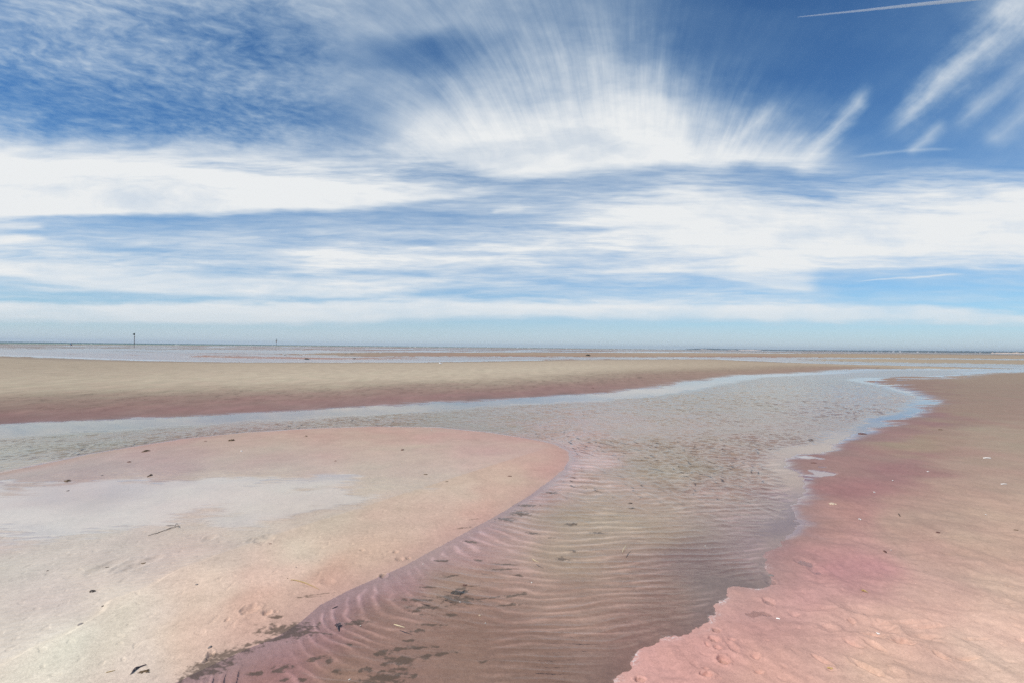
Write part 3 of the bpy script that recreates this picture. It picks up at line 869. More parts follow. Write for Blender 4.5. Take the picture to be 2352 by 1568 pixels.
# carry the sheet on behind the viewer
SAND = sand_material()
beach = tag(link('beach', gm, SAND), kind='structure')
bk = bpy.data.meshes.new('back_beach')
y0 = float(dd[0])
bk.from_pydata([(-9000, -9000, -.02), (9000, -9000, -.02), (9000, y0 + .02, -.02), (-9000, y0 + .02, -.02)], [], [(0, 1, 2, 3)])
for k_ in ('wet', 'film', 'weed', 'crust'):
    bk.attributes.new(k_, 'FLOAT', 'POINT')
a_ = bk.attributes.new('sediment', 'FLOAT_COLOR', 'POINT'); a_.data.foreach_set('color', [.45, .36, .31, 1] * 4)
tag(link('beach_behind', bk, SAND), kind='structure')

# ------------------------------------------------------------------ water of the channel and the pools
def resample(a, pu, uu):
    """values of the ground sheet at rows pu and columns uu of a finer sheet"""
    ri = np.interp(-pu, -ps, np.arange(len(ps))); ci = np.interp(uu, us, np.arange(len(us)))
    r1 = np.minimum(np.floor(ri).astype(int), len(ps) - 2); c1 = np.minimum(np.floor(ci).astype(int), len(us) - 2)
    fr = (ri - r1)[:, None]; fc = (ci - c1)[None, :]
    return a[r1][:, c1] * (1 - fr) * (1 - fc) + a[r1 + 1][:, c1] * fr * (1 - fc) + a[r1][:, c1 + 1] * (1 - fr) * fc + a[r1 + 1][:, c1 + 1] * fr * fc


wp = np.concatenate([np.geomspace(1400, 830, 12, endpoint=False), np.arange(830, 52, -.62), np.arange(52, 5.2, -.45)])
wu = np.concatenate([[-3, -1.8, -1.35], np.arange(-1.16, 1.161, .00125), [1.35, 1.8, 3]])
wd = CAM_H * F / wp
GX = wu[None, :] * wd[:, None]; GY = np.repeat(wd[:, None], len(wu), 1)
Hh = resample(h, wp, wu)
wm = (GY < 400) & (Hh < .014) & (GY < sea_edge(GX / GY) * .98)
wm2 = wm.copy()
wm2[1:] |= wm[:-1]; wm2[:-1] |= wm[1:]; wm2[:, 1:] |= wm2[:, :-1]; wm2[:, :-1] |= wm2[:, 1:]
x_, y_ = GX[wm2], GY[wm2]; d = y_
sp_, rg_, md_ = (resample(sd[k], wp, wu)[wm2] for k in ('spit', 'right', 'mid'))
X_, Y_ = to_photo(x_, y_, 0.0)
spd = np.maximum(-sp_, 0)                     # metres from the spit's bank
cn = perlin(x_ * .9, y_ * .9, 135)
calm = sstep(1.3, 2.1, -md_ + .35 * cn) * sstep(.10, .70, (-rg_ + .2 * cn * np.clip(d / 9, 0, 1)) / np.clip(d / 9, .12, 1))
calm = np.where(d > 40, np.clip(.25 + 1.1 * sstep(.3, 2.5, np.minimum(np.minimum(-md_, -rg_), 9) * 25 / d) + .5 * perlin(x_ / d * 6, np.log(d) * 30, 136), 0, 1), calm) * sstep(.03, .14, spd)
calm = calm * (1 - .85 * np.exp(-((X_ - 60) / 190) ** 2 - ((Y_ - 1068) / 28) ** 2))
# long crests close by, bent round the spit's bank
phase = ripple_phase(x_, y_, spd)
env = .25 + .95 * sstep(-.25, .45, fbm(x_ * 1.7, y_ * 1.1, 143, 2))
cr = ((.5 + .5 * np.sin(2 * math.pi * phase)) ** 2.6 - .3)
pxl = d * d / (F * CAM_H)
def fade(lam): return sstep(.5, 1.4, lam / pxl)
w1 = .0037 * cr * env * sstep(12, 6.0, d)
qx = x_ + .07 * perlin(x_ * 3.1, y_ * 3.1, 160); qy = y_ + .07 * perlin(x_ * 3.1, y_ * 3.1, 161)
cell = 1 - 2.2 * np.abs(perlin(qx / .21, qy / .22, 162)); cell2 = 1 - 2.2 * np.abs(perlin(qx / .13 + 5, qy / .13, 163))
mod = .55 + .6 * sstep(-.4, .4, perlin(x_ * .5, y_ * .4, 164))
w2 = (.0118 * cell * fade(.22) + .0050 * cell2 * fade(.14)) * mod * sstep(3.8, 7.5, d)
w3 = .022 * fbm(x_ * 2.2, y_ * 2.5, 153, 2, .6) * fade(.4) * sstep(9, 18, d)
w4 = .0012 * fbm(x_ * 9, y_ * 13, 166, 2, .6) * fade(.08) * sstep(7, 4, d)
amp = calm * (.75 + .25 * sstep(2.3, 3.4, d))
WZ = np.zeros(GX.shape); RP = np.zeros(GX.shape); FA = sstep(16, 45, GY)
WZ[wm2] = np.where(d > 60, 0, (w1 + w2 + w3 + w4) * amp); RP[wm2] = calm
wat = grid_mesh('water_sheet', GX, GY, WZ, dict(ripple=RP, far=FA), mask=wm)
tag(link('water', wat, water_material()), kind='structure')

# ==OBJ==
# ------------------------------------------------------------------ open sea along the left of the horizon
def sea_sheet():
    p_ = np.concatenate([np.arange(5.4, .5, -.07), np.arange(.5, .25, -.03), [.24]])
    u_ = np.arange(-1.6, .62, .004)
    d_ = CAM_H * F / p_
    x = u_[None, :] * d_[:, None]; y = np.repeat(d_[:, None], len(u_), 1)
    e = sea_edge(x / y)
    off = (y - e) / e
    z = .05 + .10 * fbm(x * .02, y * .09, 200, 3) * sstep(0, .3, off)
    c0, c1, c2 = lin((176, 178, 155)), lin((112, 132, 116)), lin((70, 96, 100))
    t = off + .18 * fbm(x / y * 26, np.log(y) * 20, 203, 2)
    a = sstep(.02, .30, t)[..., None]; b = sstep(.3, 1.1, t)[..., None]
    col = (c0 * (1 - a) + c1 * a) * (1 - b) + c2 * b
    me = grid_mesh('sea', x, y, z, {}, col * .85, mask=(y > e * .985))
    m, t_, o = new_mat('sea_water')
    p = t_.nodes.new('ShaderNodeBsdfPrincipled'); t_.links.new(p.outputs[0], o.inputs[0])
    t_.links.new(attr(t_, 'sediment', 'Color').v, p.inputs['Base Color'])
    p.inputs['Roughness'].default_value = .55; p.inputs['Specular IOR Level'].default_value = .15
    return tag(link('sea', me, m), kind='structure')


sea_sheet()
M_FOAM = plain('foam', (.78, .79, .77), .8, .08, .5, 0)
fb = bmesh.new(); rng = random.Random(5)
for k in range(110):
    uu_ = rng.uniform(-1.12, .34); e = float(sea_edge(np.array(uu_)))
    y = e * (1.02 + rng.random() ** 1.5 * .75)
    if rng.random() > 1.15 - abs(uu_ + .55) * .55: continue
    px_ = y / F
    L, hgt_ = rng.uniform(1.0, 5.5) * px_, rng.uniform(.5, 1.0) * px_
    c = Vector((uu_ * y, y, .02))
    r_ = bmesh.ops.create_icosphere(fb, subdivisions=2, radius=1)
    for v_ in r_['verts']:
        q = v_.co.copy(); n_ = 1 + .35 * math.sin(q.x * 5 + k) * math.cos(q.y * 4 + k * 2)
        v_.co = c + Vector((q.x * L * .5, q.y * L * .35, max(q.z, 0) * hgt_ * .42 * n_))
fm = bpy.data.meshes.new('surf_foam'); fb.to_mesh(fm); fb.free()
tag(link('surf_foam', fm, M_FOAM), 'white crests of small breakers scattered along the green sea', 'foam', kind='stuff')

# ------------------------------------------------------------------ far shore at right
DW = lambda X_: float(np.interp(X_, [1560, 1900, 2352, 3000], [6200, 4800, 3600, 3000]))


def at(X_, dist, z=0.0):
    u_ = uv(X_, 800)[0]
    return u_ * dist, dist, z


def ridge(name, Xs, tops, dist, depth, mat, seed, rough, kind=None, rows=7, step=1.1):
    """low bank seen from the side: tops are heights in reading-scale lines"""
    X_ = np.arange(Xs[0], Xs[-1], step)
    T = np.interp(X_, Xs, tops)
    d0 = np.array([dist(q) for q in X_])
    u_ = np.array([uv(q, 800)[0] for q in X_])
    v_ = []; f_ = []
    for r_ in range(rows):
        k = r_ / (rows - 1)
        prof = math.sin(min(1, k * 1.6) * math.pi / 2) if k < .7 else math.cos((k - .7) / .3 * math.pi / 2)
        nz_ = 1 + rough * perlin(X_ * .16 + r_ * 3.7, X_ * 0 + r_ * 1.3, seed) + rough * .6 * perlin(X_ * .55 + r_ * 1.7, X_ * 0 + r_ * 2.1, seed + 1)
        dd_ = d0 + depth * k
        zz2 = np.maximum(T * nz_ * prof * d0 / F, -.5) - .4 * (r_ in (0, rows - 1))
        v_ += list(zip(u_ * dd_, dd_, zz2))
    n = len(X_)
    for r_ in range(rows - 1):
        for i in range(n - 1):
            a = r_ * n + i
            f_.append((a, a + 1, a + n + 1, a + n))
    me = bpy.data.meshes.new(name); me.from_pydata(v_, [], f_)
    for p in me.polygons: p.use_smooth = True
    return link(name, me, mat)


M_WOOD = plain('far_wood', (.030, .045, .034), .9, .5, .02, 0)
M_DUNE = plain('dune_sand', (.60, .46, .36), .9, .2, .03, 0)
M_MARR = plain('dune_grass', (.10, .11, .06), .9, .4, .05, 0)
wood = ridge('wooded_shore', [1573, 1580, 1595, 1625, 1640, 1660, 1720, 1800, 1900, 2000, 2100, 2200, 2290, 2352, 2700],
             [.1, 1.3, 2.4, 3.3, 3.1, 2.6, 2.5, 2.3, 2.6, 3.2, 3.7, 4.1, 4.3, 4.4, 4.6], DW, 160, M_WOOD, 211, .16)
tag(wood, 'dark band of distant woodland low along the horizon at right', 'woodland', kind='stuff')
dn = ridge('dunes', [1606, 1611, 1618, 1626, 1632, 1637], [.05, 1.6, 1.4, .5, .9, .05], lambda q: DW(q) - 60, 50, M_DUNE, 215, .3, step=.6); tag(dn, kind='structure')
dn = ridge('dunes', [1671, 1676, 1686, 1692], [.05, .6, .7, .05], lambda q: DW(q) - 60, 50, M_DUNE, 216, .3, step=.6); tag(dn, kind='structure')
dn = ridge('dunes', [1694, 1700, 1715, 1730, 1745, 1753], [.05, 1.2, 1.6, 1.7, 1.0, .05], lambda q: DW(q) - 60, 50, M_DUNE, 217, .3, step=.6); tag(dn, kind='structure')
dn = ridge('dunes', [2275, 2280, 2284, 2290, 2300, 2312, 2322, 2334, 2342, 2350, 2400, 2600], [.05, 2.6, .8, 1.8, 1.7, 2.2, 1.6, 3.0, 2.0, 1.8, 2.6, 3.4], lambda q: 1900, 40, M_DUNE, 218, .35, step=.6); tag(dn, kind='structure')
gr = ridge('dune_grass', [2288, 2300, 2318, 2330, 2345, 2400, 2600], [.05, 2.2, 2.5, 3.2, 3.8, 4.2, 4.6], lambda q: 1945, 60, M_MARR, 219, .3, step=.6)
tag(gr, 'dark green scrub and grass on the dunes at the far right of the horizon', 'dune scrub', kind='stuff')

M_WALL = plain('white_wall', (.62, .60, .57), .8, .06, .2, 0); M_ROOF = plain('grey_roof', (.36, .34, .33), .8, .2, .5, 0)


def house_mesh(w, dp, hh, rf):
    bm = bmesh.new()
    P = [(-w / 2, 0, 0), (w / 2, 0, 0), (w / 2, dp, 0), (-w / 2, dp, 0), (-w / 2, 0, hh), (w / 2, 0, hh), (w / 2, dp, hh), (-w / 2, dp, hh), (-w / 2, dp / 2, hh + rf * .92), (w / 2, dp / 2, hh + rf * .92)]
    V = [bm.verts.new(p) for p in P]
    for f in [(0, 1, 5, 4), (2, 3, 7, 6), (1, 2, 6, 9, 5), (3, 0, 4, 8, 7), (4, 5, 9, 8), (6, 7, 8, 9)]: bm.faces.new([V[i] for i in f])
    me = bpy.data.meshes.new('wall'); bm.to_mesh(me); bm.free()
    o = .35
    r_ = bpy.data.meshes.new('roof')
    r_.from_pydata([(-w / 2 - o, -o, hh - .1), (w / 2 + o, -o, hh - .1), (w / 2 + o, dp / 2, hh + rf), (-w / 2 - o, dp / 2, hh + rf), (w / 2 + o, dp + o, hh - .1), (-w / 2 - o, dp + o, hh - .1)], [], [(0, 1, 2, 3), (3, 2, 4, 5)])
    return me, r_


HM = house_mesh(6, 6, 4.2, 1.6)
HB = house_mesh(13, 8, 5.5, 2.2)
hx = [(2700, 3.36, q) for q in (620, 1535, 1610, 1860, 1920, 2055, 2075, 2105, 2240, 2330)] + [(3400, 3.38, q) for q in (188, 235, 290, 380, 430, 530, 590, 680, 915, 1060, 1160, 1700, 1760)]
first = True
for i, (o_, sc_, q) in enumerate(hx):
    X_ = (o_ + q / sc_) * S
    big = q in (590, 680, 915)
    dist_ = DW(X_) - 75
    e_ = empty('house', at(X_, dist_, .02 if not big else .02), math.atan(-uv(X_, 800)[0]) * .6)
    link('wall', (HB if big else HM)[0], M_WALL if first or not (HB if big else HM)[0].materials else None, e_)
    link('roof', (HB if big else HM)[1], M_ROOF if not (HB if big else HM)[1].materials else None, e_)
    e_.scale = (1, 1, .8 + .5 * random.random())
    if q == 915: lb = 'pale long house standing alone, biggest on the wooded shore at far right'
    elif q in (590, 680): lb = 'one of a pair of long pale houses on the wooded shore at right'
    else: lb = 'tiny white house among its like against the dark wooded shore'
    tag(e_, lb, 'house', 'pale houses along the wooded shore')
    first = False


# ------------------------------------------------------------------ small modelling tools
def hz(x, y):
    return float(resample(h, np.array([CAM_H * F / y]), np.array([x / y]))[0, 0])


def pos(fr, q, lift=0.0, water=False):
    X_ = (fr[0] + q[0] / fr[2]) * S; Y_ = (fr[1] + q[1] / fr[2]) * S
    z = 0.0
    for _ in range(3):
        g = ground(X_, Y_, z); z = 0.0 if water else hz(*g)
    return Vector((g[0], g[1], z + lift))


def tube(bm, pts, rads, n=6, flat=1.0):
    rings = []
    for i, p in enumerate(pts):
        t = (pts[min(i + 1, len(pts) - 1)] - pts[max(i - 1, 0)]).normalized()
        a = Vector((0, 0, 1)).cross(t)
        a = a.normalized() if a.length > 1e-4 else Vector((1, 0, 0))
        b = t.cross(a)
        rings.append([bm.verts.new(p + (a * math.cos(k * 2 * math.pi / n) + b * math.sin(k * 2 * math.pi / n) * flat) * rads[i]) for k in range(n)])
    for r1, r2 in zip(rings[:-1], rings[1:]):
        for k in range(n):
            bm.faces.new((r1[k], r1[(k + 1) % n], r2[(k + 1) % n], r2[k]))
    bm.faces.new(rings[0][::-1]); bm.faces.new(rings[-1])


def smooth_pts(P, m=5):
    out_ = []
    for i in range(len(P) - 1):
        p0 = P[max(i - 1, 0)]; p1, p2 = P[i], P[i + 1]; p3 = P[min(i + 2, len(P) - 1)]
        for k in range(m):
            t = k / m
            out_.append(.5 * ((2 * p1) + (p2 - p0) * t + (2 * p0 - 5 * p1 + 4 * p2 - p3) * t * t + (3 * p1 - p0 - 3 * p2 + p3) * t ** 3))
    out_.append(P[-1]); return out_


def done(name, bm, mat, origin, smooth=True):
    for v_ in bm.verts: v_.co -= origin
    bmesh.ops.recalc_face_normals(bm, faces=bm.faces)
    me = bpy.data.meshes.new(name); bm.to_mesh(me); bm.free()
    for p in me.polygons: p.use_smooth = smooth
    o = link(name, me, mat); o.location = origin
    return o


def strand(name, label, cat, fr, lines, mat, rad=.002, lift=.002, flat=1.0, water=False, group=None):
    bm = bmesh.new(); org = None
    for ln in lines:
        arch = ln[0] if isinstance(ln[0], (int, float)) else 0
        L = ln[1:] if isinstance(ln[0], (int, float)) else ln
        P = smooth_pts([pos(fr, q, lift, water) for q in L])
        n = len(P)
        for i, p in enumerate(P): p.z += arch * math.sin(math.pi * i / (n - 1))
        if org is None: org = P[0].copy()
        tube(bm, P, [rad * (1 - .75 * abs(2 * i / (n - 1) - .8) / 1.2) for i in range(n)], 6, flat)
    return tag(done(name, bm, mat, org), label, cat, group)


def lump(bm, c, rx, ry, rz, rot, seed, amp=.3, sub=3, sq=1.0):
    r_ = bmesh.ops.create_icosphere(bm, subdivisions=sub, radius=1)
    cr_, sr_ = math.cos(rot), math.sin(rot)
    for v_ in r_['verts']:
        q = v_.co.normalized()
        k = 1 + amp * float(perlin(np.array(q.x * 1.7 + seed * 3.1), np.array(q.y * 1.7 + q.z * 1.3 + seed), seed)) + amp * .5 * float(perlin(np.array(q.x * 4 + seed), np.array(q.y * 4 - q.z * 3), seed + 9))
        x, y, z = q.x * rx * k, q.y * ry * k, (max(q.z, -.3)) * rz * k
        v_.co = c + Vector((x * cr_ - y * sr_, x * sr_ + y * cr_, z))


def blob(name, label, cat, fr, q, rx, ry, rz, mat, rot=0.0, seed=1, amp=.3, water=False, group=None, extra=0, lift=0.0):
    k_ = .48 if fr in (A4, A5) and ground(0, (fr[1] + q[1] / fr[2]) * S)[1] > 3.6 else .72
    rx, ry, rz = rx * k_, ry * k_, rz * k_ * .8
    bm = bmesh.new(); c = pos(fr, q, lift, water); rg = random.Random(seed)
    lump(bm, c, rx, ry, rz, rot, seed, amp)
    for k in range(extra):
        a = rg.uniform(0, 6.28)
        off = Vector((math.cos(a) * rx * rg.uniform(.6, 1.3), math.sin(a) * ry * rg.uniform(.6, 1.3), 0))
        lump(bm, c + off, rx * rg.uniform(.2, .5), ry * rg.uniform(.2, .5), rz * rg.uniform(.4, .8), a, seed + k + 1, amp, 2)
    return tag(done(name, bm, mat, c), label, cat, group)


def shell(label, fr, q, L, Wd, rot, mat, water=False, group='white shells lying on the sand', razor=False, tilt=.1, cat='shell'):
    """half a bivalve: ribbed dome with a hinge, or a long open razor"""
    bm = bmesh.new(); c = pos(fr, q, .001, water)
    nu, nv = 14, 9
    V = []
    for i in range(nu + 1):
        a = i / nu
        row = []
        for j in range(nv + 1):
            b = j / nv * 2 - 1
            if razor:
                x = (a - .5) * L; y = b * Wd * .5 * (1 - .15 * abs(2 * a - 1) ** 6); z = Wd * .28 * (1 - b * b) + .05 * L * math.sin(a * math.pi)
            else:
                r_ = a; th_ = b * 1.25
                x = r_ * L * math.cos(th_) * (.9 + .1 * math.cos(th_)) - L * .45; y = r_ * Wd * .62 * math.sin(th_)
                z = Wd * .36 * math.sin(math.pi * min(1, r_ * .98) ** .75) + .012 * Wd * math.cos(b * 40) * r_
            row.append(bm.verts.new((x, y, max(z, 0) + .0006)))
        V.append(row)
    for i in range(nu):
        for j in range(nv):
            bm.faces.new((V[i][j], V[i + 1][j], V[i + 1][j + 1], V[i][j + 1]))
    bmesh.ops.remove_doubles(bm, verts=bm.verts, dist=1e-6)
    bmesh.ops.solidify(bm, geom=bm.faces[:], thickness=-.0012)
    bmesh.ops.recalc_face_normals(bm, faces=bm.faces)
    me = bpy.data.meshes.new('shell'); bm.to_mesh(me); bm.free()
    for p in me.polygons: p.use_smooth = True
    o = link('razor_shell' if razor else 'shell', me, mat); o.location = c; o.scale = (.72,) * 3; o.rotation_euler = (tilt, -tilt * .6, rot)
    return tag(o, label, cat, group)


M_WEED = plain('dark_weed', (.075, .055, .042), .55, .5, 120)
M_WEEDR = plain('red_weed', (.13, .055, .040), .6, .4, 120)
M_WEEDB = plain('brown_weed', (.115, .070, .030), .6, .4, 120)
M_PURP = plain('purple_weed', (.080, .055, .062), .45, .4, 120)
M_STRAW = plain('straw', (.47, .32, .12), .6, .3, 90)
M_PALE = plain('pale_straw', (.62, .50, .30), .6, .25, 90)
M_STONE = plain('dark_stone', (.20, .17, .155), .7, .35, 90)
M_SHELL = plain('shell_white', (.80, .77, .72), .45, .10, 150)
M_TAN = plain('shell_tan', (.55, .42, .30), .5, .25, 150)
M_ROCK = plain('weedy_rock', (.030, .026, .018), .8, .6, 14, .6)

# ---- wrack on the pale spit
strand('seaweed_sprig', 'thin dark seaweed sprig with a long trailing stem on the pale film of the spit', 'seaweed', A4,
       [[(900, 672), (960, 655), (1020, 634), (1070, 617)], [.012, (1010, 612), (1045, 618), (1075, 616)], [.010, (1070, 616), (1085, 622), (1098, 626)], [.02, (1062, 622), (1075, 613), (1090, 620)], [.004, (1005, 640), (1035, 630), (1070, 620)]], M_WEED, .0027, .004)
blob('seaweed_clump', 'small brown seaweed clump with spiky tips near the left edge of the spit', 'seaweed', A4, (410, 338), .055, .05, .035, M_WEEDB, 0, 3, .5, extra=5)
strand('weed_frond', 'long flat brown weed frond near the far waterline of the spit', 'seaweed', A4, [[(862, 163), (885, 159), (908, 155)], [.01, (870, 162), (890, 157), (915, 156)]], M_WEEDB, .02, .004, .4)
blob('seaweed_clump', 'upright brown seaweed tuft by the far waterline of the spit', 'seaweed', A4, (1410, 93), .075, .06, .07, M_WEEDB, .2, 5, .5, extra=4)
blob('weed_scrap', 'reddish weed scrap by the far waterline, left of the brown tuft', 'seaweed', A4, (1250, 96), .05, .04, .02, M_WEEDR, 0, 7, .4, extra=2)
blob('weed_scrap', 'rust brown weed scrap alone above the bright film on the spit', 'seaweed', A4, (785, 223), .05, .05, .025, M_WEEDR, 0, 8, .4, extra=2)
blob('pebble', 'small black pebble on the upper edge of the bright film', 'pebble', A4, (620, 304), .03, .03, .015, M_STONE, 0, 9)
blob('pebble', 'small dark pebble below the spiky brown seaweed clump', 'pebble', A4, (414, 397), .028, .03, .014, M_STONE, 0, 10)
strand('twig', 'thin forked twig at the upper edge of the bright film', 'twig', A4, [[(895, 314), (912, 306), (930, 301)], [.012, (908, 308), (918, 305), (922, 298)]], M_WEEDB, .007, .004)
blob('weed_scrap', 'tiny brown weed scrap near the top right of the spit', 'seaweed', A4, (2040, 216), .035, .03, .015, M_WEEDR, 0, 12, .4, extra=3)
blob('weed_scrap', 'dark weed scrap near the crest of the spit', 'seaweed', A4, (1862, 66), .05, .05, .03, M_WEEDB, 0, 13, .4, extra=2)
blob('weed_scrap', 'pointed dark red weed scrap at the top of the spit near its pink tip', 'seaweed', A5, (370, 150), .045, .05, .035, M_WEEDR, 0, 14, .5, extra=3)
blob('seaweed_clump', 'ragged dark seaweed clump on the damp hollow of the spit', 'seaweed', A4, (560, 1009), .024, .02, .014, M_WEED, .1, 15, .5, extra=5)
blob('seaweed_clump', 'slim black weed lying in a scour mark on the damp spit', 'seaweed', A4, (652, 861), .026, .012, .010, M_WEED, .3, 16, .4, extra=2)
blob('weed_scrap', 'brown weed caught at the end of a long scour mark on the spit', 'seaweed', A4, (876, 839), .034, .014, .012, M_WEEDB, .4, 17, .4, extra=2)
blob('stone', 'flat dark purple stone on the edge of the damp hollow', 'stone', A4, (490, 1210), .022, .016, .010, M_STONE, .4, 18, .25)
blob('pebble', 'dark pebble lying on the dry shelf of the spit', 'pebble', A4, (1197, 968), .014, .012, .009, M_STONE, .2, 19)
blob('pebble', 'slim black pebble just left of the dry yellow reed', 'pebble', A4, (1801, 862), .011, .012, .009, M_STONE, .5, 20)
blob('pebble', 'round brown pebble at the tip of the dry yellow reed', 'pebble', A4, (1750, 929), .011, .010, .007, M_WEEDB, 0, 21)
strand('reed', 'dry yellow reed blade curved on the pink sand of the spit', 'reed', B2, [[(1065, 350), (1130, 356), (1230, 386), (1310, 418), (1400, 464)]], M_STRAW, .0048, .004, .5)
blob('weed_scrap', 'red brown weed scrap near the footprints on the right of the spit', 'seaweed', A4, (1642, 719), .026, .014, .008, M_WEEDR, .1, 22, .4, extra=1)
blob('weed_scrap', 'little dark weed scrap in the middle of the damp hollow', 'seaweed', A4, (625, 1099), .009, .009, .006, M_WEED, 0, 23, .4)
blob('weed_scrap', 'small black weed scrap at the far left of the damp spit', 'seaweed', A4, (290, 883), .016, .012, .008, M_WEED, .3, 24, .4, extra=1)
strand('weed_frond', 'long dark purple weed frond curled on pink sand at the bottom left', 'seaweed', A4, [[(890, 1457), (850, 1470), (815, 1495), (790, 1518)], [.006, (850, 1470), (820, 1488), (800, 1512)]], M_PURP, .0052, .003, .5)
blob('weed_mat', 'brown weed mat beside the curled purple frond at the bottom left', 'seaweed', A4, (872, 1496), .034, .013, .005, M_WEEDB, .5, 26, .5, extra=6)
strand('straw_bit', 'short golden straw at the bottom left corner of the spit', 'straw', (0, 2200, 2.94), [[(1245, 1438), (1300, 1425), (1355, 1412)]], M_STRAW, .0028, .002, .6)
blob('pebble', 'dark upright pebble above the brown algae strip at the bottom left', 'pebble', A4, (1278, 1349), .010, .016, .012, M_STONE, -.4, 27)
blob('weed_scrap', 'brown weed scrap on the pale sand in the middle of the spit', 'seaweed', A5, (512, 298), .06, .03, .014, M_WEEDB, .1, 28, .4, extra=2)
blob('weed_scrap', 'dark brown weed scrap near the pink tip of the spit', 'seaweed', A5, (1022, 309), .055, .03, .018, M_WEEDR, .1, 29, .4, extra=2)
blob('weed_scrap', 'tan weed scrap below the middle of the spit', 'seaweed', A5, (640, 342), .045, .02, .010, M_WEEDB, .1, 30, .4, extra=1)
shell('tiny white shell on the far waterline of the spit', A4, (1468, 158), .05, .04, .5, M_SHELL)
shell('white shell flake near the far right crest of the spit', A5, (548, 31), .05, .04, 1.5, M_SHELL)

# ---- lying in the shallow channel
strand('seaweed_frond', 'black seaweed frond with pale glints in the purple shallows at lower left', 'seaweed', B2, [[.012, (1585, 880), (1615, 890), (1640, 905), (1668, 895)], [.016, (1605, 870), (1612, 905), (1630, 950)], [.010, (1600, 900), (1640, 880), (1660, 890)], [.006, (1640, 905), (1625, 930), (1636, 955)]], M_PURP, .006, .002, .7)
strand('twig', 'short dark twig in the purple shallows above the black frond', 'twig', B2, [[(1556, 690), (1590, 672), (1622, 655)]], M_WEED, .0032, .003)
strand('reed_stub', 'broken cream reed stalk among the dark algae of the channel', 'reed', A5, [[(318, 1216), (350, 1226), (387, 1236)]], M_PALE, .0042, .008, .8, True)
strand('straw_bit', 'thin yellow straw under the ripples in the middle of the channel', 'straw', A5, [[(1160, 812), (1175, 824), (1205, 836)]], M_PALE, .003, .005, 1, True)
strand('straw_bit', 'thin pale straw slanting upright in the channel, right of the ripples', 'straw', A5, [[.01, (1708, 776), (1722, 752), (1738, 732)]], M_PALE, .0035, .006, 1, True)
blob('seaweed_clump', 'large dark seaweed clump under the ripples in the lower channel', 'seaweed', A5, (705, 1018), .06, .035, .020, M_WEED, .1, 41, .5, extra=7)
blob('seaweed_clump', 'dark red weed above the large seaweed clump in the channel', 'seaweed', B3, (765, 410), .022, .012, .012, M_WEEDR, .1, 42, .5, extra=3)
blob('seaweed_clump', 'dark floating weed in the far ripples right of the spit', 'seaweed', A5, (1757, 473), .04, .03, .014, M_WEED, .1, 43, .4, True, extra=2)
blob('weed_scrap', 'black weed scrap drifting at the calm edge near the right bank', 'seaweed', (2900, 1440, 2.94), (1010, 935), .075, .03, .02, M_WEED, .1, 44, .4, True, extra=3)
for q_, lb in [((115, 1221), 'white shell on the purple bed at the far left of the channel'), ((720, 1075), 'white shell below the large dark seaweed clump in the channel'),
               ((495, 845), 'long white shell in the purple shallows close to the spit'), ((1545, 430), 'white shell far up the channel beside the spit'),
               ((1157, 957), 'white shell among brown ripples in the centre of the channel'), ((875, 1205), 'speck of white shell below the tan stone in the channel')]:
    shell(lb, A5, q_, .016, .013, random.uniform(0, 6), M_SHELL)
blob('stone', 'tan stone with a dark base on the bed of the lower channel', 'stone', A5, (841, 1156), .013, .011, .011, M_TAN, 0, 45, .25)
shell('slim white shell at the bottom edge of the picture in the channel', A5, (48, 1547), .016, .007, .7, M_SHELL, razor=True)
shell('white shell bit on the grey bed near the right bank', A6, (135, 735), .022, .018, .4, M_SHELL)

# ---- on the rosy right bank
shell('white shell with a brown end on the pink sand, brightest on the right bank', A6, (578, 1176), .030, .014, -.5, M_SHELL, razor=True)
shell('white shell on the mauve sand beside the calm bay', A6, (1075, 573), .045, .030, .2, M_SHELL)
blob('crab_shell', 'tan and black crab shell piece on mauve sand near the calm bay', 'shell', A6, (907, 478), .05, .035, .025, M_TAN, .4, 51, .35, extra=3)
shell('pale shell half buried below the big scour in the lower right bank', A6, (1185, 1269), .03, .016, -.3, M_SHELL)
shell('white razor shell on the tan sand at the right edge', A6, (1848, 200), .14, .035, -.3, M_SHELL, razor=True)
shell('pale razor shell below the other one at the right edge', A6, (1950, 358), .10, .02, -.1, M_SHELL, razor=True)
shell('tiny white shell near the right edge of the mauve sand', A6, (1841, 545), .035, .022, .5, M_SHELL)
shell('tiny white shell in the middle of the mauve sand', A6, (1275, 338), .05, .035, .9, M_SHELL)
shell('white shell speck below the thin puddles on the right bank', A6, (1163, 410), .04, .03, .3, M_SHELL)
shell('white shell flake on the upper mauve sand of the right bank', A6, (1490, 283), .045, .03, 2, M_SHELL)
shell('white shell flake beside the dark leaf on the right bank', A6, (1265, 760), .020, .014, 1, M_SHELL)
blob('leaf', 'rust brown leaf on the tan sand at right', 'leaf', A6, (1550, 650), .028, .020, .010, M_WEEDR, .2, 53, .35)
strand('leaf', 'narrow dark leaf slanting on the pink sand of the right bank', 'leaf', A6, [[(1222, 762), (1230, 769), (1238, 776)]], M_WEEDR, .012, .004, .4)
strand('twig', 'thin dark twig above the leaves on the right bank', 'twig', A6, [[(1310, 540), (1317, 550), (1322, 558)]], M_WEED, .006, .004)
blob('weed_scrap', 'olive brown weed scrap in a scour at the lower right', 'seaweed', A6, (897, 1470), .018, .010, .006, M_STRAW, -.3, 54, .4, extra=2)
strand('weed_fibre', 'thin yellow weed fibre on the pink sand of the right bank', 'seaweed', A6, [[.006, (1085, 1003), (1105, 1012), (1125, 1022)], [(1088, 1008), (1098, 1008), (1108, 1016)]], M_STRAW, .004, .003)
blob('stone', 'dark violet stone at the ragged waterline of the right bank', 'stone', A6, (535, 913), .03, .022, .012, M_STONE, -.3, 55, .3)
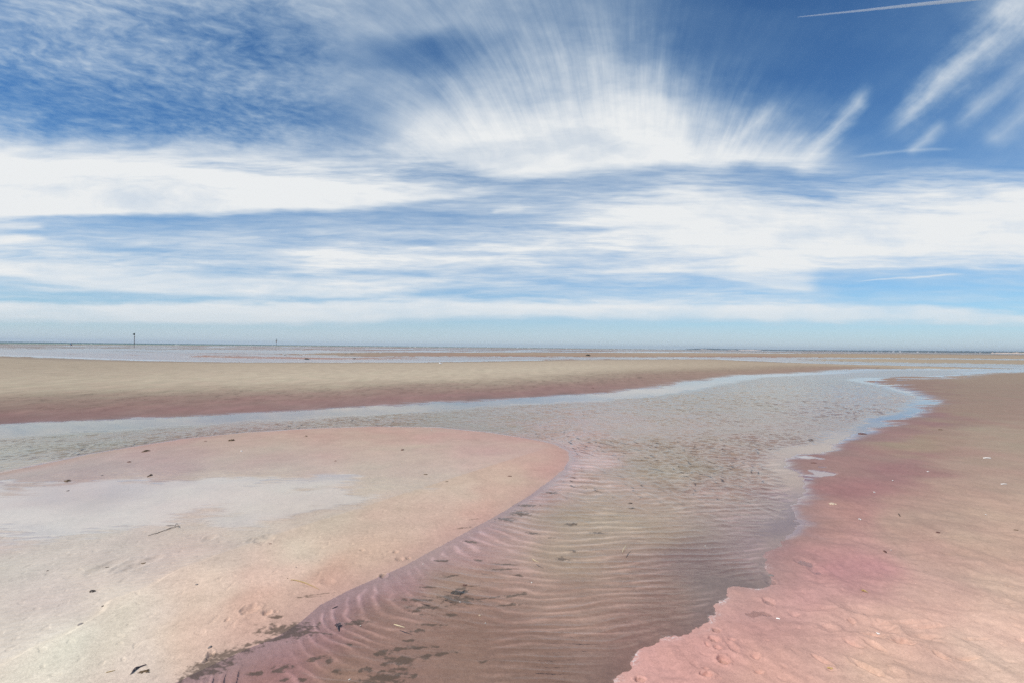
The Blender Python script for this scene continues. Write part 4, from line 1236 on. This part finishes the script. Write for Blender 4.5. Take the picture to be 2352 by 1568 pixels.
blob('weed_scrap', 'green brown weed scrap near the right edge of the bank', 'seaweed', A6, (2025, 636), .03, .014, .008, M_WEEDB, 0, 56, .4)
blob('weed_scrap', 'dark weed scrap on the mauve sand below the calm bay', 'seaweed', A6, (795, 230), .05, .035, .02, M_WEEDR, 0, 57, .4, extra=1)
blob('weed_scrap', 'black weed scrap at the inner point of the calm bay', 'seaweed', A6, (1092, 52), .10, .06, .03, M_WEEDR, 0, 58, .4, extra=2)
blob('weed_scrap', 'brown weed scrap on the upper tan sand of the right bank', 'seaweed', A6, (1565, 27), .07, .04, .02, M_WEEDB, 0, 59, .4, extra=1)

# ---- middle bar and far flats
P1 = (0, 0, 1.0)
blob('weed_scrap', 'dark weed scrap on the tan middle bar at right', 'seaweed', P1, (2557, 1510), .16, .1, .05, M_WEED, 0, 61, .4, extra=2)
blob('weed_scrap', 'small weed scrap on the pink edge of the middle bar', 'seaweed', P1, (2370, 1551), .09, .06, .03, M_WEEDR, 0, 62, .4, extra=1)


def rock(label, q, w, hh, seed):
    bm = bmesh.new(); c = pos(P1, q, -.03); rg = random.Random(seed)
    lump(bm, c, w * .5, w * .38, hh, 0, seed, .35)
    for k in range(5):
        lump(bm, c + Vector((rg.uniform(-.5, .5) * w, rg.uniform(-.3, .2) * w, 0)), w * rg.uniform(.14, .28), w * .2, hh * rg.uniform(.35, .7), rg.uniform(0, 3), seed + k, .4, 2)
    return tag(done('weedy_rock', bm, M_ROCK, c), label, 'rock', 'dark rocks on the far flats')


rock('black weed covered rock on the pink tongue of sand, largest of the far rocks', (1229, 1437), .62, .20, 71)
rock('dark brown rounded rock alone on the far bar right of centre', (2352, 1422), .95, .32, 72)
rock('low dark rock on the far bar, right of a smaller one', (1408, 1414), .75, .13, 73)
rock('small dark rock on the far bar beside a longer low one', (1382, 1414.5), .36, .12, 74)
rock('flat dark rock on the pink tongue, right of the largest black rock', (1417, 1433.5), .46, .10, 75)
rock('tiny dark rock at the left tip of the far bar', (1140, 1420.5), .28, .10, 76)

# ---- gulls
M_GULL = plain('gull_white', (.80, .80, .78), .7, .05, 20, 0); M_GREY = plain('gull_grey', (.36, .37, .39), .7, .1, 20, 0); M_BILL = plain('gull_bill', (.55, .25, .05), .5, .1, 20, 0)


def gull_parts():
    bm = bmesh.new()
    sp = [(-.20, .15, .006), (-.14, .155, .030), (-.06, .16, .055), (.02, .17, .060), (.08, .19, .045), (.115, .22, .030), (.135, .245, .032), (.155, .25, .026), (.172, .248, .010)]
    P = [Vector((a, 0, b)) for a, b, c in sp]
    tube(bm, P, [c for a, b, c in sp], 10, .95)
    body = bpy.data.meshes.new('body'); bmesh.ops.recalc_face_normals(bm, faces=bm.faces); bm.to_mesh(body); bm.free()
    for p in body.polygons: p.use_smooth = True
    def wing(s):
        b = bmesh.new()
        lump(b, Vector((-.06, .050 * s, .175)), .13, .014, .036, 0, 3, .1, 2)
        m_ = bpy.data.meshes.new('wing'); b.to_mesh(m_); b.free(); return m_
    def leg(s):
        b = bmesh.new(); tube(b, [Vector((.0, .02 * s, .115)), Vector((.0, .022 * s, .0)), Vector((.03, .024 * s, .002))], [.004, .004, .003], 5)
        m_ = bpy.data.meshes.new('leg'); b.to_mesh(m_); b.free(); return m_
    b = bmesh.new(); tube(b, [Vector((.168, 0, .248)), Vector((.20, 0, .242))], [.008, .002], 6)
    bill = bpy.data.meshes.new('bill'); b.to_mesh(bill); b.free()
    body.materials.append(M_GULL); bill.materials.append(M_BILL)
    W_ = [wing(1), wing(-1)]; L_ = [leg(1), leg(-1)]
    for m_ in W_: m_.materials.append(M_GREY)
    for m_ in L_: m_.materials.append(M_BILL)
    return body, W_, L_, bill


GP = gull_parts()
for q, rz, sc_, lb in [((1762, 1460), 2.6, .95, 'white gull standing on the tan middle bar left of centre'), ((2696, 1437.5), .4, 1.0, 'white gull standing by the far channel right of centre'),
                       ((2953, 1416.5), 2.8, 1.05, 'distant white gull on the far flats below the pale cliffs'), ((3213, 1415), .3, 1.0, 'distant white gull on the far flats right of the cliffs'),
                       ((3555, 1417.5), 2.9, 1.1, 'distant white gull on the far flats below the pair of pale houses'), ((116, 1398), .2, 1.1, 'white gull on the wet flats at the far left'),
                       ((305, 1386.5), .1, 1.3, 'white gull on the wet flats just right of the walking person')]:
    e_ = empty('gull', pos(P1, q, 0), rz); e_.scale = (sc_,) * 3
    link('body', GP[0], None, e_)
    for m_ in GP[1]: link('wing', m_, None, e_)
    for m_ in GP[2]: link('leg', m_, None, e_)
    link('bill', GP[3], None, e_)
    tag(e_, lb, 'gull', 'gulls resting on the flats')
# one on the wing over the shore
e_ = empty('gull', (uv(2124, 802)[0] * 320, 320, CAM_H + (HZ(2124) - 802.2) * 320 / F - .16), .4)
link('body', GP[0], None, e_)
for s_ in (1, -1):
    b = bmesh.new()
    pts = [(.05, .03, .19), (.06, .20, .25), (-.02, .45, .21), (-.07, .43, .205), (-.05, .20, .235), (-.06, .03, .18)]
    top = [b.verts.new((x, y * s_, z)) for x, y, z in pts]; bot = [b.verts.new((x, y * s_, z - .012)) for x, y, z in pts]
    b.faces.new(top); b.faces.new(bot[::-1])
    for k in range(6): b.faces.new((top[k], bot[k], bot[(k + 1) % 6], top[(k + 1) % 6]))
    bmesh.ops.recalc_face_normals(b, faces=b.faces)
    m_ = bpy.data.meshes.new('wing'); b.to_mesh(m_); b.free(); m_.materials.append(M_GULL)
    link('wing', m_, None, e_)
e_.scale = (1.2,) * 3
tag(e_, 'white gull flying just above the dark wooded shore at right', 'gull')

# ---- beacon poles
M_POLE = plain('pole_rust', (.11, .055, .045), .8, .4, 3, 0); M_MARK = plain('mark_dark', (.035, .045, .045), .8, .3, 3, 0); M_BOARD = plain('board_brown', (.16, .09, .05), .8, .3, 3, 0)


def pole_base(q, label):
    c = pos(P1, q, 0); e = empty('beacon_pole', c); tag(e, label, 'beacon pole', 'beacon poles far out on the flats'); return e


def part(name, e, mat, fn):
    bm = bmesh.new(); fn(bm); bmesh.ops.recalc_face_normals(bm, faces=bm.faces)
    me = bpy.data.meshes.new(name); bm.to_mesh(me); bm.free()
    return link(name, me, mat, e)


V3 = Vector
e1 = pole_base((537, 1388.5), 'taller beacon pole with a dark flag shaped topmark at left')
part('post', e1, M_POLE, lambda b: tube(b, [V3((0, 0, -.3)), V3((.01, 0, 1.8)), V3((-.03, 0, 3.6)), V3((0, 0, 5.7))], [.12, .11, .10, .09], 8))
part('collar', e1, M_POLE, lambda b: lump(b, V3((.02, 0, 4.1)), .17, .17, .42, 0, 2, .2, 2))


def flag(b):
    pr = [(.12, 5.75), (-.02, 5.85), (-.42, 5.62), (-.86, 5.22), (-.50, 5.30), (-.30, 5.05), (-.08, 4.86), (.14, 4.95)]
    t = [b.verts.new((x, -.10, z)) for x, z in pr]; o_ = [b.verts.new((x, .10, z)) for x, z in pr]
    b.faces.new(t); b.faces.new(o_[::-1])
    for k in range(len(pr)): b.faces.new((t[k], o_[k], o_[(k + 1) % len(pr)], t[(k + 1) % len(pr)]))


part('topmark', e1, M_MARK, flag)
e2 = pole_base((1105.5, 1388), 'shorter beacon pole with a diamond board and wire cage on top')
part('post', e2, M_MARK, lambda b: tube(b, [V3((-.35, 0, -.3)), V3((-.1, 0, 2.2)), V3((0, 0, 4.9))], [.10, .10, .08], 8))


def diamond(b):
    pr = [(0, 4.72), (.48, 4.12), (0, 3.55), (-.48, 4.12)]
    t = [b.verts.new((x - .05, -.12, z)) for x, z in pr]; o_ = [b.verts.new((x - .05, .04, z)) for x, z in pr]
    b.faces.new(t); b.faces.new(o_[::-1])
    for k in range(4): b.faces.new((t[k], o_[k], o_[(k + 1) % 4], t[(k + 1) % 4]))


part('diamond_board', e2, M_BOARD, diamond)


def cage(b):
    for z, r_ in ((4.95, .25), (5.25, .42), (5.6, .3)):
        tube(b, [V3((math.cos(a * .524) * r_, math.sin(a * .524) * r_, z)) for a in range(13)], [.04] * 13, 5)
    for a in range(6):
        c_, s_ = math.cos(a * 1.047), math.sin(a * 1.047)
        tube(b, [V3((c_ * .1, s_ * .1, 4.8)), V3((c_ * .42, s_ * .42, 5.25)), V3((c_ * .2, s_ * .2, 5.68))], [.035] * 3, 5)
    tube(b, [V3((-.5, 0, 5.62)), V3((.3, 0, 5.7))], [.06, .05], 6)


part('cage', e2, M_MARK, cage)
part('lamp', e2, M_MARK, lambda b: lump(b, V3((.55, 0, 4.75)), .15, .15, .16, 0, 4, .1, 2))
part('lamp_arm', e2, M_MARK, lambda b: tube(b, [V3((0, 0, 4.55)), V3((.5, 0, 4.78))], [.035, .035], 5))

# ---- people
M_SKIN = plain('skin', (.42, .25, .19), .7, .1, 20, 0); M_HAIR = plain('hair', (.025, .018, .014), .8, .2, 40, 0)
M_BLUE = plain('blue_cloth', (.03, .30, .50), .8, .15, 10, 0); M_WHITE = plain('white_cloth', (.66, .70, .76), .8, .1, 10, 0); M_NAVY = plain('navy_cloth', (.03, .05, .11), .8, .2, 10, 0); M_RED = plain('red_cloth', (.16, .03, .035), .8, .2, 10, 0)


def person(loc, rz, label, top_mat, low_mat, stride=.22, bag=None):
    e = empty('person', loc, rz); tag(e, label, 'person')
    J = {'pelvis': (0, 0, .93, .115), 'waist': (0, 0, 1.08, .105), 'chest': (.02, 0, 1.30, .13), 'neck': (.03, 0, 1.46, .050), 'chin': (.06, 0, 1.53, .062), 'skull': (.055, 0, 1.62, .088), 'crown': (.045, 0, 1.69, .055)}
    for s_, n_ in ((1, 'l'), (-1, 'r')):
        k = stride * s_
        J['hip' + n_] = (0, .09 * s_, .90, .085); J['knee' + n_] = (k * .55 + .03, .095 * s_, .49, .056); J['ank' + n_] = (k - .02, .095 * s_, .09, .038); J['toe' + n_] = (k + .15, .10 * s_, .03, .028)
        J['sh' + n_] = (.02, .19 * s_, 1.38, .052); J['el' + n_] = (-k * .5, .23 * s_, 1.10, .038); J['wr' + n_] = (-k * .6 + .12, .22 * s_, .90, .026); J['ha' + n_] = (-k * .6 + .17, .215 * s_, .83, .028)
    Ed = [('pelvis', 'waist'), ('waist', 'chest'), ('chest', 'neck'), ('neck', 'chin'), ('chin', 'skull'), ('skull', 'crown')]
    for n_ in 'lr': Ed += [('pelvis', 'hip' + n_), ('hip' + n_, 'knee' + n_), ('knee' + n_, 'ank' + n_), ('ank' + n_, 'toe' + n_), ('chest', 'sh' + n_), ('sh' + n_, 'el' + n_), ('el' + n_, 'wr' + n_), ('wr' + n_, 'ha' + n_)]
    names = list(J)
    me = bpy.data.meshes.new('body'); me.from_pydata([J[n][:3] for n in names], [(names.index(a), names.index(b)) for a, b in Ed], [])
    o = link('body', me, M_SKIN, e)
    md = o.modifiers.new('skin', 'SKIN'); sv = me.skin_vertices[0].data
    for i, n in enumerate(names):
        sv[i].radius = (J[n][3], J[n][3]); sv[i].use_root = (n == 'pelvis')
    o.modifiers.new('smooth', 'SUBSURF').levels = 1; o.modifiers['smooth'].render_levels = 2
    part('hair', e, M_HAIR, lambda b: lump(b, V3((.03, 0, 1.63)), .115, .10, .11, 0, 5, .12, 2))
    part('top', e, top_mat, lambda b: tube(b, [V3((.02, 0, 1.44)), V3((.02, 0, 1.37)), V3((.02, 0, 1.22)), V3((0, 0, 1.06)), V3((0, 0, .92))], [.08, .185, .175, .155, .165], 12, .8))
    part('shorts', e, low_mat, lambda b: [tube(b, [V3((0, .07 * s_, .98)), V3((stride * s_ * .2, .095 * s_, .78)), V3((stride * s_ * .42 + .01, .10 * s_, .60))], [.125, .112, .098], 10) for s_ in (1, -1)])
    if bag: part('bag', e, bag, lambda b: lump(b, V3((-.26, .05, 1.02)), .17, .20, .42, 0, 6, .15, 3))
    return e


g_ = pos(P1, (285, 1386), 0)
person(g_, 0.25, 'person in white top and dark shorts on the wet flats with a bright blue bag', M_WHITE, M_NAVY, .24, M_BLUE)
d2 = 640.0
person((uv(333.5, 789)[0] * d2, d2, -.25), 1.2, 'far person in dark red standing in the surf right of the taller pole', M_RED, M_NAVY, .08)

# ---- sea air
hb = bmesh.new(); bmesh.ops.create_cube(hb, size=1)
for v_ in hb.verts: v_.co = Vector((v_.co.x * 19000, v_.co.y * 19000, -2.6 if v_.co.z < 0 else 45))
hm_ = bpy.data.meshes.new('haze'); hb.to_mesh(hm_); hb.free()
m, t_, o_ = new_mat('sea_air')
pv = t_.nodes.new('ShaderNodeVolumePrincipled'); pv.inputs['Density'].default_value = 1.1e-4; pv.inputs['Color'].default_value = (.75, .86, .97, 1); pv.inputs['Anisotropy'].default_value = .2
t_.links.new(pv.outputs[0], o_.inputs['Volume'])
tag(link('haze', hm_, m), 'thin blue sea air over the flats', 'haze', kind='stuff')

# ---- contrails high above
m, t_, o_ = new_mat('contrail')
pv = t_.nodes.new('ShaderNodeVolumePrincipled'); pv.inputs['Density'].default_value = .010; pv.inputs['Color'].default_value = (.99, .99, 1, 1)
t_.links.new(pv.outputs[0], o_.inputs['Volume'])
M_TRAIL = m


def contrail(label, pts, alt, w0, w1):
    P = []
    for q in pts:
        d_ = ray(*q); t = (alt - CAM_H) / d_[2]; P.append(Vector((d_[0] * t, d_[1] * t, alt)))
    P = smooth_pts(P, 12); n = len(P)
    bm = bmesh.new()
    rad = [(w0 + (w1 - w0) * (i / (n - 1)) ** .7) * .5 * P[i].length / F  for i in range(n)]
    tube(bm, P, rad, 12)
    return tag(done('contrail', bm, M_TRAIL, P[0].copy()), label, 'contrail')


contrail('thin white contrail sloping up across deep blue sky at the upper right', [(1832, 40), (1960, 27), (2090, 13), (2215, 0), (2420, -22)], 9000, 1.2, 7)

# ==END==
# ------------------------------------------------------------------ render settings
scene.view_settings.view_transform = 'Standard'; scene.view_settings.look = 'None'
scene.view_settings.exposure = 0.0; scene.view_settings.gamma = 1.0
scene.cycles.max_bounces = 6; scene.cycles.transparent_max_bounces = 12
scene.cycles.caustics_reflective = False; scene.cycles.caustics_refractive = False
scene.cycles.use_denoising = False
